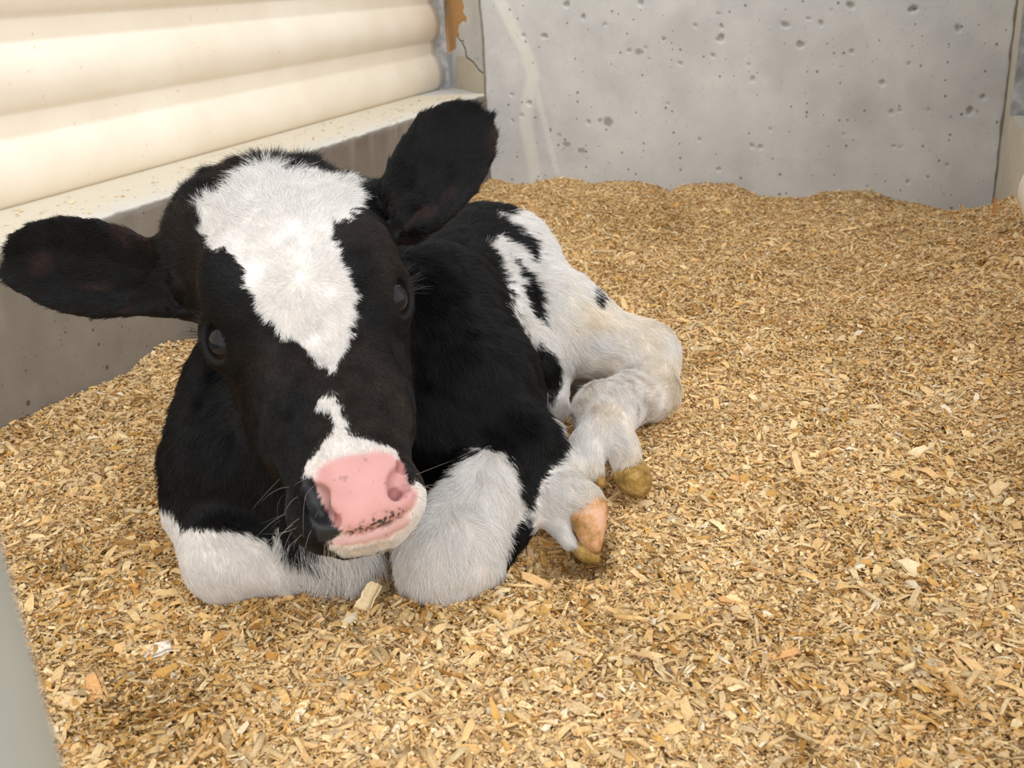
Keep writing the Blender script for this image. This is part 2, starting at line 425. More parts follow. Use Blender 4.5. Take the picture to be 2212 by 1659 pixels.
def bed_h(s, t):
    h = 0.022 * (noise2(s * 5.2, t * 5.2, 1) - .5) + 0.020 * (noise2(s * 12, t * 12, 2) - .5) + 0.010 * (noise2(s * 30, t * 30, 3) - .5)
    near = 1 - 0.75 * np.exp(-((s + .12) ** 2 + (t - 0.9) ** 2) / .12)
    h = h * near
    wb_ = np.exp(-np.clip(TB - t, 0, 9) / .48); hb = np.interp(s, BS, BZ)
    h = h * (1 - wb_) + hb * wb_
    wl_ = np.exp(-np.clip(s - SL, 0, 9) / .10); hl = np.interp(t, LT, LZ)
    wl_ = wl_ * smooth01(2.4 - t, 0, .3)
    h = h * (1 - wl_) + hl * wl_
    h = h + 0.09 * np.exp(-np.clip(SR - s, 0, 9) / .13) * smooth01(t, 1.2, 1.7) * (1 - smooth01(t, 2.2, 2.6))
    for hs, ht, r, d in HOLES:
        h = h - d * np.exp(-((s - hs) ** 2 + (t - ht) ** 2) / (r * r))
    return h

# ------------------------------------------------------------------ the calf: one smooth body from blended volumes
def smin(a, b, k):
    h = np.maximum(k - np.abs(a - b), 0) / k
    return np.minimum(a, b) - h * h * k * 0.25
PR = []      # each: fn, lo, hi, k, op, flow, furlen, white
def add(fn, lo, hi, k=0.02, op=1, flow=(0, 0, -1), fl=0.014, white=0.0, name=''):
    PR.append(dict(fn=fn, lo=np.asarray(lo), hi=np.asarray(hi), k=k, op=op, flow=flow, fl=fl, white=white, name=name))
def cone_fn(a, b, ra, rb):
    ab = b - a; L2 = ab @ ab
    def f(Q):
        pa = Q - a; h = np.clip((pa @ ab) / L2, 0, 1)
        return np.sqrt(((pa - h[..., None] * ab) ** 2).sum(-1)) - (ra + (rb - ra) * h)
    return f
def limb(A, B, k=0.02, op=1, flow=None, fl=0.014, white=0.0, name=''):
    """A, B = (px, py, depth, radius px)"""
    a, b = P(*A[:3]), P(*B[:3]); ra, rb = A[3] * A[2] / FPX, B[3] * B[2] / FPX
    r = max(ra, rb)
    fl_ = (b - a) / max(np.linalg.norm(b - a), 1e-6) if flow is None else (flow if callable(flow) else np.asarray(flow, float))
    add(cone_fn(a, b, ra, rb), np.minimum(a, b) - r, np.maximum(a, b) + r, k, op, fl_, fl, white, name)
def ellip(c, ax, r, k=0.02, op=1, flow=(0, 0, -1), fl=0.014, white=0.0, name=''):
    """c world centre, ax rows = unit axes, r radii"""
    ax = np.asarray(ax); r = np.asarray(r, float); R = r.max()
    def f(Q):
        q = (Q - c) @ ax.T
        k0 = np.sqrt(((q / r) ** 2).sum(-1)); k1 = np.sqrt(((q / (r * r)) ** 2).sum(-1))
        return k0 * (k0 - 1) / np.maximum(k1, 1e-9)
    add(f, c - R, c + R, k, op, flow, fl, white, name)
def nrm(v): return v / np.linalg.norm(v)

BK = nrm(np.array([0.19, 0.55, -0.12]))          # hair lies back along the trunk
DN = np.array([0.0, 0.0, -1.0])
SIDE = nrm(np.array([0.30, 0.10, -0.8]))
# trunk
limb((830,800,1.15,225), (1035,615,1.36,158), .05, flow=nrm(BK + DN * .7), fl=.016, name='trunk')
limb((1000,850,1.08,170), (930,700,1.12,170), .05, flow=nrm(DN + BK * .4), fl=.016, name='shoulder')
limb((1080,770,1.19,115), (1145,790,1.20,70), .04, flow=nrm(DN + BK * .5), fl=.018, name='flank')
limb((1000,900,1.06,150), (1135,955,1.02,62), .04, flow=nrm(SIDE), fl=.018, name='elbow')
limb((1120,970,1.01,70), (1108,1060,.99,48), .03, flow=DN, fl=.018, name='forearm')
limb((530,860,1.02,135), (510,1000,.97,152), .05, flow=nrm(np.array([-.15,.2,-1])), fl=.016, name='shoulder_l')
limb((650,1020,1.00,180), (690,1120,.95,120), .05, flow=nrm(np.array([0,-.1,-1])), fl=.02, name='chest')
limb((690,1130,.95,85), (730,1190,.92,62), .04, flow=nrm(np.array([.1,-.2,-1])), fl=.030, white=1, name='brisket')
limb((625,600,1.06,168), (700,850,1.08,220), .05, flow=nrm(np.array([0,.3,-1])), fl=.016, name='neck')
limb((700,760,.97,120), (690,960,.95,130), .05, flow=nrm(np.array([0,.1,-1])), fl=.016, name='throat')
# hind quarter, viewer's right
limb((1050,592,1.37,116), (1075,592,1.36,112), .05, flow=nrm(np.array([.5,0,-.8])), fl=.015, white=1, name='hip')
limb((1075,592,1.36,112), (1190,695,1.25,104), .04, flow=nrm(np.array([.6,-.2,-.7])), fl=.015, white=1, name='thigh')
limb((1200,700,1.25,95), (1390,772,1.24,66), .035, fl=.013, white=1, name='gaskin')
limb((1390,775,1.24,65), (1403,842,1.20,56), .03, fl=.013, white=1, name='hock')
limb((1400,842,1.20,54), (1312,890,1.11,60), .025, fl=.012, white=1, name='hind_cannon')
limb((1304,892,1.10,62), (1307,945,1.06,58), .02, fl=.011, white=1, name='hind_fetlock')
limb((1272,950,1.048,35), (1286,1020,1.02,18), .006, fl=.011, white=1, name='hind_toe')
limb((1336,955,1.045,38), (1354,1003,1.02,32), .006, fl=.011, white=1, name='hind_toe')
limb((1180,830,1.22,45), (1200,880,1.18,30), .02, fl=.015, white=1, name='belly')
limb((1225,800,1.33,40), (1265,825,1.30,30), .01, fl=.012, white=1, name='far_hind')
# front leg, viewer's right
limb((1050,1035,.975,70), (965,1205,.905,104), .02, flow=nrm(np.array([-.1,-.25,-1])), fl=.015, white=1, name='near_leg')
limb((975,1215,.905,98), (1000,1235,.93,84), .02, flow=nrm(np.array([0,-.1,-1])), fl=.015, white=1, name='near_knee')
limb((1010,1235,.94,60), (1150,1075,1.00,48), .02, fl=.012, white=1, name='near_cannon')
limb((1185,1015,1.03,62), (1222,1075,.985,56), .02, fl=.011, white=1, name='near_fetlock')
limb((1225,1075,.98,52), (1258,1085,.965,46), .012, fl=.010, white=1, name='near_toe')
limb((1185,1100,.985,36), (1232,1176,.95,14), .010, fl=.009, white=1, name='near_toe')
# front leg, viewer's left
limb((430,1110,.95,72), (495,1205,.915,84), .025, flow=nrm(np.array([.1,-.3,-1])), fl=.009, white=1, name='far_leg')
limb((495,1206,.915,82), (610,1225,.91,60), .025, flow=nrm(np.array([.5,-.2,-.8])), fl=.009, white=1, name='far_leg')

# head frame
Tp, Np = P(595, 375, .93), P(772, 1090, .76)
HY = nrm(Np - Tp); HL = np.linalg.norm(Np - Tp)
HX = P(865, 640, .868) - P(468, 735, .835); HX = nrm(HX - (HX @ HY) * HY)
HZ = np.cross(HX, HY); HZ = HZ if HZ @ (CAM - Tp) > 0 else -HZ
HEAD = np.stack([HX, HY, HZ])
ht = np.array([-.05, -.02, 0, .06, .13, .22, .33, .43, .5, .58, .66, .78, .88, .96, 1.01, 1.04, 1.065])
hw = np.array([.030, .056, .069, .084, .089, .092, .093, .088, .077, .067, .060, .053, .050, .049, .045, .036, .020])
hf = np.array([-.045, -.022, -.010, .004, .013, .021, .026, .025, .021, .016, .012, .010, .011, .008, -.002, -.012, -.026])
hb_ = np.array([-.060, -.075, -.085, -.10, -.112, -.12, -.12, -.12, -.118, -.108, -.092, -.073, -.060, -.053, -.049, -.045, -.040])
hc = np.array([-.052, -.050, -.045, -.045, -.050, -.052, -.050, -.048, -.046, -.044, -.040, -.034, -.030, -.029, -.030, -.032, -.034])
yy = np.linspace(ht[0], ht[-1], 300)
def cub(v):   # smoothed interpolation of the stations
    q = np.interp(yy, ht, v); kk = np.exp(-np.linspace(-2, 2, 31) ** 2); kk /= kk.sum()
    return np.convolve(np.pad(q, 15, mode='edge'), kk, mode='valid')
HW, HF, HB, HC = cub(hw), cub(hf), cub(hb_), cub(hc)
def head_fn(Q):
    q = (Q - Tp) @ HEAD.T
    y = q[..., 1] / HL; yc = np.clip(y, ht[0], ht[-1])
    w, f, b, c = (np.interp(yc, yy, v) for v in (HW, HF, HB, HC))
    z = q[..., 2] - c
    hz = np.where(z > 0, f - c, c - b); x = np.abs(q[..., 0])
    n = 2.2
    r = ((x / w) ** n + (np.abs(z) / hz) ** n) ** (1 / n)
    d = (r - 1) * np.minimum(w, hz)
    dy = np.abs(y - yc) * HL
    return np.where(dy > 0, np.sqrt(np.maximum(d, 0) ** 2 + dy ** 2), d)
hcen = Tp + HY * HL * .5 + HZ * -.05
def head_dir(Q):
    w = Tp + HY * HL * 0.42 + HZ * 0.03 + HX * -0.002
    v = Q - w; v = v / np.maximum(np.linalg.norm(v, axis=-1, keepdims=True), 1e-6)
    return v
add(head_fn, hcen - .24, hcen + .24, .03, 1, head_dir, .007, 0, 'head')
def hp(x, y, z): return Tp + HX * x + HY * (y * HL) + HZ * z
# brow ridges, cheeks, poll tuft, nose block, chin
for sx in (-1, 1):
    ellip(hp(sx * .060, .34, .000), HEAD, (.022, .045, .022), .02, flow=head_dir, fl=.006, name='brow')
    ellip(hp(sx * .042, .58, -.075), HEAD, (.028, .08, .035), .03, flow=head_dir, fl=.007, name='cheek')
    ellip(hp(sx * .031, .975, -.018), HEAD, (.021, .024, .022), .014, flow=head_dir, fl=.004, name='nostril_wing')
ellip(hp(0, .985, -.012), HEAD, (.034, .028, .020), .014, flow=head_dir, fl=.003, name='nose')
ellip(hp(.007, 1.018, -.040), HEAD, (.030, .015, .014), .010, flow=head_dir, fl=.007, white=1, name='chin')
ellip(hp(-.004, -.015, -.040), HEAD, (.060, .032, .028), .03, flow=head_dir, fl=.018, name='poll')

# ears
def ear(outline, base, tip, nvec, cup, name):
    """outline in pixels, laid onto the ear's own plane, then cupped"""
    ex = nrm(tip - base); ez = nrm(nvec - (nvec @ ex) * ex); ey = np.cross(ez, ex)
    c = base @ ez; pts = []
    for x, y in outline:
        q = on_plane(x, y, ez, c) - base; pts.append((q @ ex, q @ ey))
    pts = np.array(pts)
    L = pts[:, 0].max()
    xs = np.linspace(pts[:, 0].min() + .003, pts[:, 0].max() - .002, 40); lo, hi = [], []
    n = len(pts)
    for x in xs:
        ys = []
        for i in range(n):
            a, b = pts[i], pts[(i + 1) % n]
            if (a[0] - x) * (b[0] - x) < 0: ys.append(a[1] + (b[1] - a[1]) * (x - a[0]) / (b[0] - a[0]))
        lo.append(min(ys) if ys else 0); hi.append(max(ys) if ys else 0)
    lo, hi = np.array(lo), np.array(hi)
    th = .0035
    def f(Q):
        q = Q - base; x, y, z = q @ ex, q @ ey, q @ ez
        d2 = np.full(x.shape, 1e9); ins = np.zeros(x.shape, bool)
        for i in range(n):
            a, b = pts[i], pts[(i + 1) % n]; e = b - a
            wx, wy = x - a[0], y - a[1]
            h = np.clip((wx * e[0] + wy * e[1]) / (e @ e), 0, 1)
            d2 = np.minimum(d2, (wx - e[0] * h) ** 2 + (wy - e[1] * h) ** 2)
            if a[1] != b[1]:
                ins ^= ((a[1] > y) != (b[1] > y)) & (x < e[0] * (y - a[1]) / e[1] + a[0])
        d = np.sqrt(d2); d = np.where(ins, -d, d) + .004
        l, h_ = np.interp(x, xs, lo), np.interp(x, xs, hi)
        m, hw_ = (l + h_) / 2, np.maximum((h_ - l) / 2, .01)
        u = np.clip((y - m) / hw_, -1.2, 1.2)
        xn = np.clip(x / L, 0, 1)
        z0 = cup * (u * u - 0.55) * (1 - .45 * xn) - .016 * xn * xn + .0025 * np.cos(u * 9) * (1 - xn) * smooth01(xn, .1, .3)
        tk = th + .006 * (1 - smooth01(xn, 0, .35))
        dz = np.abs(z - z0) - tk
        return np.minimum(np.maximum(d, dz), 0) + np.sqrt(np.maximum(d, 0) ** 2 + np.maximum(dz, 0) ** 2) - .002
    w3 = np.array([base + ex * a + ey * b for a, b in pts])
    add(f, w3.min(0) - .04, w3.max(0) + .04, .018, 1, ex, .010, 0, name)
    return dict(base=base, ex=ex, ey=ey, ez=ez, L=L, xs=xs, lo=lo, hi=hi)
EARL = ear([(405,565),(360,530),(290,500),(220,475),(130,466),(60,478),(10,500),(-22,540),(-18,590),(20,625),(80,655),(150,680),(215,690),(280,686),(345,684),(400,680)],
           P(400,620,.945), P(-18,560,.99), nrm(CAM - P(200,580,.95)) + np.array([.15, 0, .1]), .030, 'ear_left')
EARR = ear([(820,430),(830,370),(860,310),(900,255),(950,222),(1005,208),(1040,208),(1060,219),(1072,243),(1077,290),(1066,345),(1048,385),(1024,425),(990,462),(945,500),(900,520),(850,500)],
           P(850,450,.955), P(1062,225,1.01), nrm(CAM - P(950,380,.96)) + np.array([-.15, 0, .1]), .034, 'ear_right')
limb((528,428,.948,58), (452,500,.945,58), .03, flow=head_dir, fl=.012, name='poll')
limb((452,500,.945,58), (444,610,.955,60), .045, flow=head_dir, fl=.010, name='poll')
limb((440,610,.985,70), (400,615,.97,48), .02, flow=-HX, fl=.012, name='ear_root')
limb((800,470,.985,75), (845,450,.975,50), .02, flow=HX, fl=.012, name='ear_root')

def sdf(Q, prims=None):
    D = np.full(Q.shape[:-1], 1e3)
    for p in (prims or PR):
        d = p['fn'](Q)
        D = smin(D, d, p['k']) if p['op'] > 0 else -smin(-D, d, p['k'])
    return D
def hit(px, py, d0=.55):
    r = ray(px, py); t = d0; k = np.linalg.norm(r)
    prims = list(PR)
    for _ in range(120):
        d = sdf((CAM + t * r)[None], prims)[0]
        if d < 2e-4 or t > 2: break
        t += d * .6 / k
    q = CAM + t * r; e = 1.5e-3
    g = np.array([sdf((q + v)[None], prims)[0] - sdf((q - v)[None], prims)[0] for v in np.eye(3) * e])
    return q, nrm(g), t

# eye sockets, lids, nostrils, mouth
EYES = []
for (ex_, ey_, sx) in ((472, 737, -1), (862, 642, 1)):
    q, nn, tdep = hit(ex_, ey_)
    nn = nrm(nn + HX * sx * .05 + HZ * (.85 if sx < 0 else .5))
    e1 = nrm(HY * .94 + HZ * -.1 - (HY * .94 + HZ * -.1) @ nn * nn)
    e2 = np.cross(nn, e1); EYES.append((q, nn, e1, e2))
for q, nn, e1, e2 in EYES:
    ax = np.stack([e1, e2, nn])
    ellip(q - nn * .004, ax, (.028, .022, .010), .012, flow=head_dir, fl=.004, name='orbit')
    ellip(q + nn * .004, ax, (.0186, .0142, .013), .004, -1, name='socket')
    def ring(Q, q=q, e1=e1, e2=e2, nn=nn):
        v = Q - q; a, b, c = v @ e1, v @ e2, v @ nn
        rr = np.sqrt((a / .0192) ** 2 + (b / .0148) ** 2)
        z0 = .003 - 9.0 * b * b - 6.0 * a * a
        return np.sqrt(((rr - 1) * .0165) ** 2 + (c - z0) ** 2) - .0026
    add(ring, q - .034, q + .034, .004, 1, head_dir, .003, 0, 'lid')
def carve(pts, r, push=.0, k=.005):
    hs = [hit(x, y) for x, y in pts]
    qs = [h[0] + nrm(CAM - h[0]) * -push for h in hs]
    for (a, b), (r0, r1) in zip(zip(qs[:-1], qs[1:]), zip(r[:-1], r[1:])):
        R_ = max(r0, r1) + .002
        add(cone_fn(a, b, r0, r1), np.minimum(a, b) - R_, np.maximum(a, b) + R_, k, -1, name='carve')
    return qs
NOST = []
NOST += carve([(668,1052),(682,1078),(694,1108)], (.004, .0105, .007), .006)
NOST += carve([(694,1108),(708,1118),(722,1124)], (.006, .0045, .0025), .001)
NOST += carve([(868,1008),(864,1040),(853,1066)], (.003, .0085, .006), .005)
NOST += carve([(853,1066),(846,1078)], (.005, .003), .002)
MOUTH = carve([(690,1172),(720,1168),(760,1160),(800,1150),(840,1137),(872,1120),(892,1102)], (.0015, .0028, .0032, .0032, .003, .0026, .0012), 0, .004)

def sdf_mesh(prims, vox, pad=.02):
    un = [p for p in prims if p['op'] > 0]
    lo = np.min([p['lo'] for p in un], 0) - pad; hi = np.max([p['hi'] for p in un], 0) + pad
    ax = [np.arange(lo[i], hi[i], vox) for i in range(3)]
    D = np.full([len(a) for a in ax], .2, np.float32)
    for p in prims:
        m = p['k'] + 2 * vox + .004
        sl = []
        for i in range(3):
            a = max(0, int((p['lo'][i] - m - lo[i]) / vox)); b = min(len(ax[i]), int((p['hi'][i] + m - lo[i]) / vox) + 2)
            sl.append(slice(a, b))
        Q = np.stack(np.meshgrid(*[ax[i][sl[i]] for i in range(3)], indexing='ij'), -1)
        d = p['fn'](Q).astype(np.float32); sub = D[tuple(sl)]
        D[tuple(sl)] = smin(sub, d, p['k']) if p['op'] > 0 else -smin(-sub, d, p['k'])
    V, Fq = surface_nets(D, lo, vox)
    return V, Fq, D, lo
def surface_nets(D, lo, h):
    s = D < 0
    n = np.array(D.shape)
    cnt = np.zeros(n - 1, np.uint8)
    for i in (0, 1):
        for j in (0, 1):
            for k in (0, 1):
                cnt += s[i:n[0] - 1 + i, j:n[1] - 1 + j, k:n[2] - 1 + k]
    ci, cj, ck = np.nonzero((cnt > 0) & (cnt < 8))
    vid = np.full(n - 1, -1, np.int32); vid[ci, cj, ck] = np.arange(len(ci))
    acc = np.zeros((len(ci), 3)); num = np.zeros(len(ci))
    cor = [(0, 0, 0), (1, 0, 0), (0, 1, 0), (1, 1, 0), (0, 0, 1), (1, 0, 1), (0, 1, 1), (1, 1, 1)]
    val = [D[ci + a, cj + b, ck + c] for a, b, c in cor]
    for u in range(8):
        for w in range(u + 1, 8):
            df = [abs(cor[u][q] - cor[w][q]) for q in range(3)]
            if sum(df) != 1: continue
            a, b = val[u], val[w]; m = (a < 0) != (b < 0)
            tt_ = np.where(m, a / np.where(m, a - b, 1), 0)
            for q in range(3):
                acc[:, q] += np.where(m, cor[u][q] + tt_ * (cor[w][q] - cor[u][q]), 0)
            num += m
    V = (acc / num[:, None] + np.stack([ci, cj, ck], 1)) * h + lo
    quads = []
    def do(a, b, flip, idx4):
        m = a != b
        ii = np.nonzero(m)
        ins = a[ii]
        q = np.stack([vid[tuple(ii[x] + off[x] for x in range(3))] for off in idx4], 1)
        f = ins ^ flip
        q[~f] = q[~f][:, ::-1]
        quads.append(q[(q >= 0).all(1)])
    do(s[:-1, 1:-1, 1:-1], s[1:, 1:-1, 1:-1], False, [(0, 0, 0), (0, 1, 0), (0, 1, 1), (0, 0, 1)])
    do(s[1:-1, :-1, 1:-1], s[1:-1, 1:, 1:-1], True, [(0, 0, 0), (1, 0, 0), (1, 0, 1), (0, 0, 1)])
    do(s[1:-1, 1:-1, :-1], s[1:-1, 1:-1, 1:], False, [(0, 0, 0), (1, 0, 0), (1, 1, 0), (0, 1, 0)])
    return V, np.concatenate(quads)
def relax(V, Fq, it=2, lam=.5):
    e = np.concatenate([Fq[:, [0, 1]], Fq[:, [1, 2]], Fq[:, [2, 3]], Fq[:, [3, 0]]])
    e = np.concatenate([e, e[:, ::-1]])
    deg = np.bincount(e[:, 0], minlength=len(V))
    for _ in range(it):
        a = np.stack([np.bincount(e[:, 0], V[e[:, 1], q], len(V)) for q in range(3)], 1) / deg[:, None]
        V = V + lam * (a - V)
    return V
def vnormals(V, Fq):
    n = np.cross(V[Fq[:, 2]] - V[Fq[:, 0]], V[Fq[:, 3]] - V[Fq[:, 1]])
    out = np.stack([sum(np.bincount(Fq[:, c], n[:, q], len(V)) for c in range(4)) for q in range(3)], 1)
    return out / np.maximum(np.linalg.norm(out, axis=1, keepdims=True), 1e-12)

BV, BF, BD, BLO = sdf_mesh(PR, VOX)
BV = relax(BV, BF, 2, .45)
BN = vnormals(BV, BF)
# per-vertex hair flow, hair length and default colour from the volumes nearby
wsum = np.zeros(len(BV)); flow = np.zeros((len(BV), 3)); flen = np.zeros(len(BV)); whit = np.zeros(len(BV)); whead = np.zeros(len(BV))
HEADN = ('head', 'brow', 'cheek', 'nostril_wing', 'nose', 'chin', 'poll', 'orbit', 'lid', 'ear_left', 'ear_right', 'ear_root')
wear = np.zeros(len(BV))
for p in PR:
    if p['op'] < 0: continue
    sel = np.nonzero(((BV > p['lo'] - .05) & (BV < p['hi'] + .05)).all(1))[0]
    if not len(sel): continue
    d = p['fn'](BV[sel]); w = np.exp(-np.clip(d, -.004, 1) / .007)
    fl_ = p['flow'](BV[sel]) if callable(p['flow']) else np.asarray(p['flow'])[None]
    wsum[sel] += w; flow[sel] += w[:, None] * fl_; flen[sel] += w * p['fl']; whit[sel] += w * p['white']
    if p['name'] in HEADN: whead[sel] += w
    if p['name'] in ('ear_left', 'ear_right'): wear[sel] += w
wsum = np.maximum(wsum, 1e-9)
flow /= wsum[:, None]; flen /= wsum; whit /= wsum; whead /= wsum; wear /= wsum

# coat pattern, read once from the photograph's outlines and kept on the skin
BLAZE = [(431,448),(486,419),(534,381),(564,361),(586,373),(621,376),(675,384),(716,392),(757,390),(773,414),(778,452),(757,463),(754,479),(724,487),(708,514),(727,539),(727,563),(749,596),(765,639),(759,680),(754,707),(749,734),(743,758),(730,782),(716,807),(702,788),(675,769),(648,739),(610,720),(591,690),(561,666),(556,639),(534,620),(532,593),(513,560),(491,544),(458,533),(442,506),(434,476)]
SNIP = [(686,867),(711,848),(724,845),(732,864),(746,894),(754,907),(740,923),(751,929),(778,940),(811,951),(844,961),(857,972),(860,986),(868,1000),(874,1012),(878,1030),(886,1046),(893,1046),(900,1035),(915,1048),(940,1062),(950,1110),(930,1160),(880,1230),(830,1260),(790,1230),(740,1198),(704,1180),(724,1162),(740,1149),(721,1132),(708,1111),(694,1081),(683,1056),(673,1029),(651,1027),(662,1002),(675,983),(697,951),(724,918),(719,896),(686,875)]
PINK = [(680,1040),(684,1015),(706,995),(738,985),(775,978),(815,972),(845,975),(858,992),(862,1012),(872,1002),(880,1030),(888,1050),(905,1060),(900,1090),(882,1108),(850,1130),(810,1148),(760,1158),(735,1152),(722,1132),(708,1111),(694,1081),(683,1056)]
LIP = [(700,1176),(735,1163),(790,1152),(850,1132),(885,1112),(880,1135),(840,1160),(790,1174),(740,1178)]
LEGL = [(350,1080),(372,1100),(398,1137),(430,1142),(500,1144),(560,1160),(590,1177),(583,1145),(597,1130),(612,1165),(632,1192),(650,1204),(672,1207),(690,1217),(700,1190),(740,1180),(790,1195),(830,1210),(820,1330),(400,1340),(330,1100)]
LEGR = [(1018,985),(1050,966),(1075,970),(1100,1000),(1114,1040),(1126,1080),(1122,1120),(1104,1150),(1089,1180),(1089,1220),(1075,1290),(1060,1330),(870,1340),(840,1200),(868,1150),(913,1090),(945,1060),(975,1030)]
FOOT = [(1196,1000),(1206,975),(1215,950),(1240,955),(1285,1035),(1340,1080),(1310,1240),(1150,1215),(1130,1100),(1160,1060)]
HIND = [(1066,466),(1090,463),(1106,459),(1115,430),(1300,400),(1520,650),(1520,1000),(1440,1120),(1240,1070),(1232,950),(1205,925),(1185,905),(1165,865),(1184,870),(1199,858),(1210,828),(1205,789),(1187,756),(1158,739),(1127,721),(1106,682),(1090,644),(1086,603),(1068,558),(1052,527),(1066,512),(1084,513),(1088,527),(1108,527),(1127,540),(1145,563),(1158,563),(1147,527),(1136,506),(1117,495),(1090,485),(1068,475)]
STRIPE = [(1097,556),(1122,578),(1145,599),(1163,628),(1167,660),(1167,700),(1149,678),(1133,651),(1124,626),(1122,603),(1104,576)]
SPOT = [(1274,604),(1286,625),(1300,650),(1296,664),(1285,646),(1276,628)]
SPOT2 = [(1200,528),(1212,532),(1226,555),(1214,548)]
SPINK = PINK
vx, vy, vz = project(BV)
bx, by = (vx // 16).astype(int) + 20, (vy // 16).astype(int) + 20
dmap = np.full((200, 160), 9.0)
okb = (bx > 1) & (bx < 198) & (by > 1) & (by < 158)
np.minimum.at(dmap, (bx[okb], by[okb]), vz[okb])
dm3 = dmap.copy()
for i in (-1, 0, 1):
    for j in (-1, 0, 1):
        dm3 = np.minimum(dm3, np.roll(np.roll(dmap, i, 0), j, 1))
fdep = np.full(len(BV), 9.0); fdep[okb] = dmap[bx[okb], by[okb]]
vis = (vz < fdep + .045) & ((BN * (CAM - BV)).sum(1) > -.002)
isH = whead > .5
def pattern(x, y, ish, visible, whd):
    """fraction of white (1) or black (0) for a point seen at pixel (x, y)"""
    w = whd.copy()
    body = visible & ~ish
    wb = in_poly(x, y, LEGL) | in_poly(x, y, LEGR) | in_poly(x, y, FOOT) | (in_poly(x, y, HIND) & ~in_poly(x, y, STRIPE) & ~in_poly(x, y, SPOT) & ~in_poly(x, y, SPOT2))
    w = np.where(body, wb * 1.0, w)
    hd = ish & visible
    wh = in_poly(x, y, BLAZE) | in_poly(x, y, SNIP)
    w = np.where(hd, wh * 1.0, np.where(ish, 0.0, w))
    return w
VW = pattern(vx, vy, isH, vis, (whit > .5) * 1.0)
pink = isH & vis & in_poly(vx, vy, PINK)
lip = isH & vis & in_poly(vx, vy, LIP)
nostril_d = np.min([np.linalg.norm(BV - q, axis=1) for q in NOST], 0)
eye_d = np.min([np.linalg.norm(BV - (q - nn * .002), axis=1) for q, nn, _, _ in EYES], 0)
def skin_col(w):
    return np.where(w[:, None] > .5, np.array([.78, .70, .64]), np.array([.012, .011, .011]))
# soften the white/pink margin
padw = np.zeros(len(BV))
for _p in (pink | lip,): padw[_p] = 1
ed = np.concatenate([BF[:, [0, 1]], BF[:, [1, 2]], BF[:, [2, 3]], BF[:, [3, 0]]]); ed = np.concatenate([ed, ed[:, ::-1]])
def blur(a, it):
    dg = np.bincount(ed[:, 0], minlength=len(a))
    for _ in range(it): a = .5 * a + .5 * np.bincount(ed[:, 0], a[ed[:, 1]], len(a)) / dg
    return a
VWs = blur(VW, 2)[:, None]
BC = np.array([.78, .70, .64]) * VWs + np.array([.006, .0055, .0055]) * (1 - VWs)
padb = blur(padw, 4)
black_side = (VW < .5) & isH
pinkc = np.array([.54, .285, .265])
k_ = blur(np.where(black_side, 0, padb), 1)[:, None]
BC = BC * (1 - k_) + pinkc * k_
lowj = in_poly(vx, vy, [(690,1176),(760,1176),(840,1155),(895,1108),(930,1100),(900,1220),(680,1220)]) & isH & vis
BC[lowj & ~lip & (VW > .5)] = np.array([.68, .54, .45])
BC[lip] = np.array([.58, .37, .36])
BC[(nostril_d < .0105) & black_side] = np.array([.004, .004, .004])
BC[(nostril_d < .006) & ~black_side & isH] = np.array([.34, .15, .14])
bare = np.clip(padb * 1.3, 0, 1); bare[nostril_d < .008] = 1
for q, nn, e1, e2 in EYES:
    v = BV - q; rr_ = np.sqrt(((v @ e1) / .0192) ** 2 + ((v @ e2) / .0148) ** 2)
    bare[(rr_ < 1.04) & (np.abs(v @ nn) < .02)] = 1
bare = np.where(isH, bare, 0)
nosed = in_poly(vx, vy, [(650,1030),(676,1026),(700,1090),(740,1146),(735,1164),(690,1172),(668,1120)]) & isH & vis
bare[nosed] = 1; BC[nosed & (VW < .5)] = np.array([.022, .024, .027])
freck = blur((in_poly(vx, vy, [(745,1146),(790,1128),(815,1110),(868,1098),(872,1112),(840,1132),(790,1148),(755,1158)]) & isH & vis) * 1.0, 3)
wet = blur(((pink | nosed | lip) * 1.0), 3)

M = MatB('calf_skin', .65, spec=.22)
co = M.obco()
fn = M.noise(300, 2, .5, co)
c = M.attr('col').outputs['Color']
fk = M.math('MULTIPLY', M.attr('freckle').outputs['Fac'], M.ramp(fn, [(.47, (0, 0, 0)), (.56, (1, 1, 1))]))
c = M.mix(fk, c, (.05, .045, .04))
f2 = M.math('MULTIPLY', M.attr('wet').outputs['Fac'], M.ramp(M.noise(150, 1, .5, co), [(.70, (0, 0, 0)), (.76, (.6, .6, .6))]))
c = M.mix(f2, c, (.30, .16, .16))
c = M.mix(M.math('MULTIPLY', M.attr('wet').outputs['Fac'], .5), c, M.mix(1.0, c, M.ramp(M.noise(40, 3, .5, co), [(.3, (.80, .72, .70)), (.7, (1.1, 1.1, 1.12))]), 'MULTIPLY'))
M.base(c)
M.l(M.math('SUBTRACT', .72, M.math('MULTIPLY', M.attr('wet').outputs['Fac'], .34)), M.b.inputs['Roughness'])
M.normal(M.bump(M.noise(420, 2, .5, co), .12, .001))
M.b.inputs['Subsurface Weight'].default_value = 0.0
mat_skin = M.m
calf = mesh_obj('calf', BV, BF, mat_skin, colors=BC, attrs={'freckle': freck, 'wet': wet})
tag(calf, 'black and white calf lying on wood shavings, head turned to the camera', 'calf')

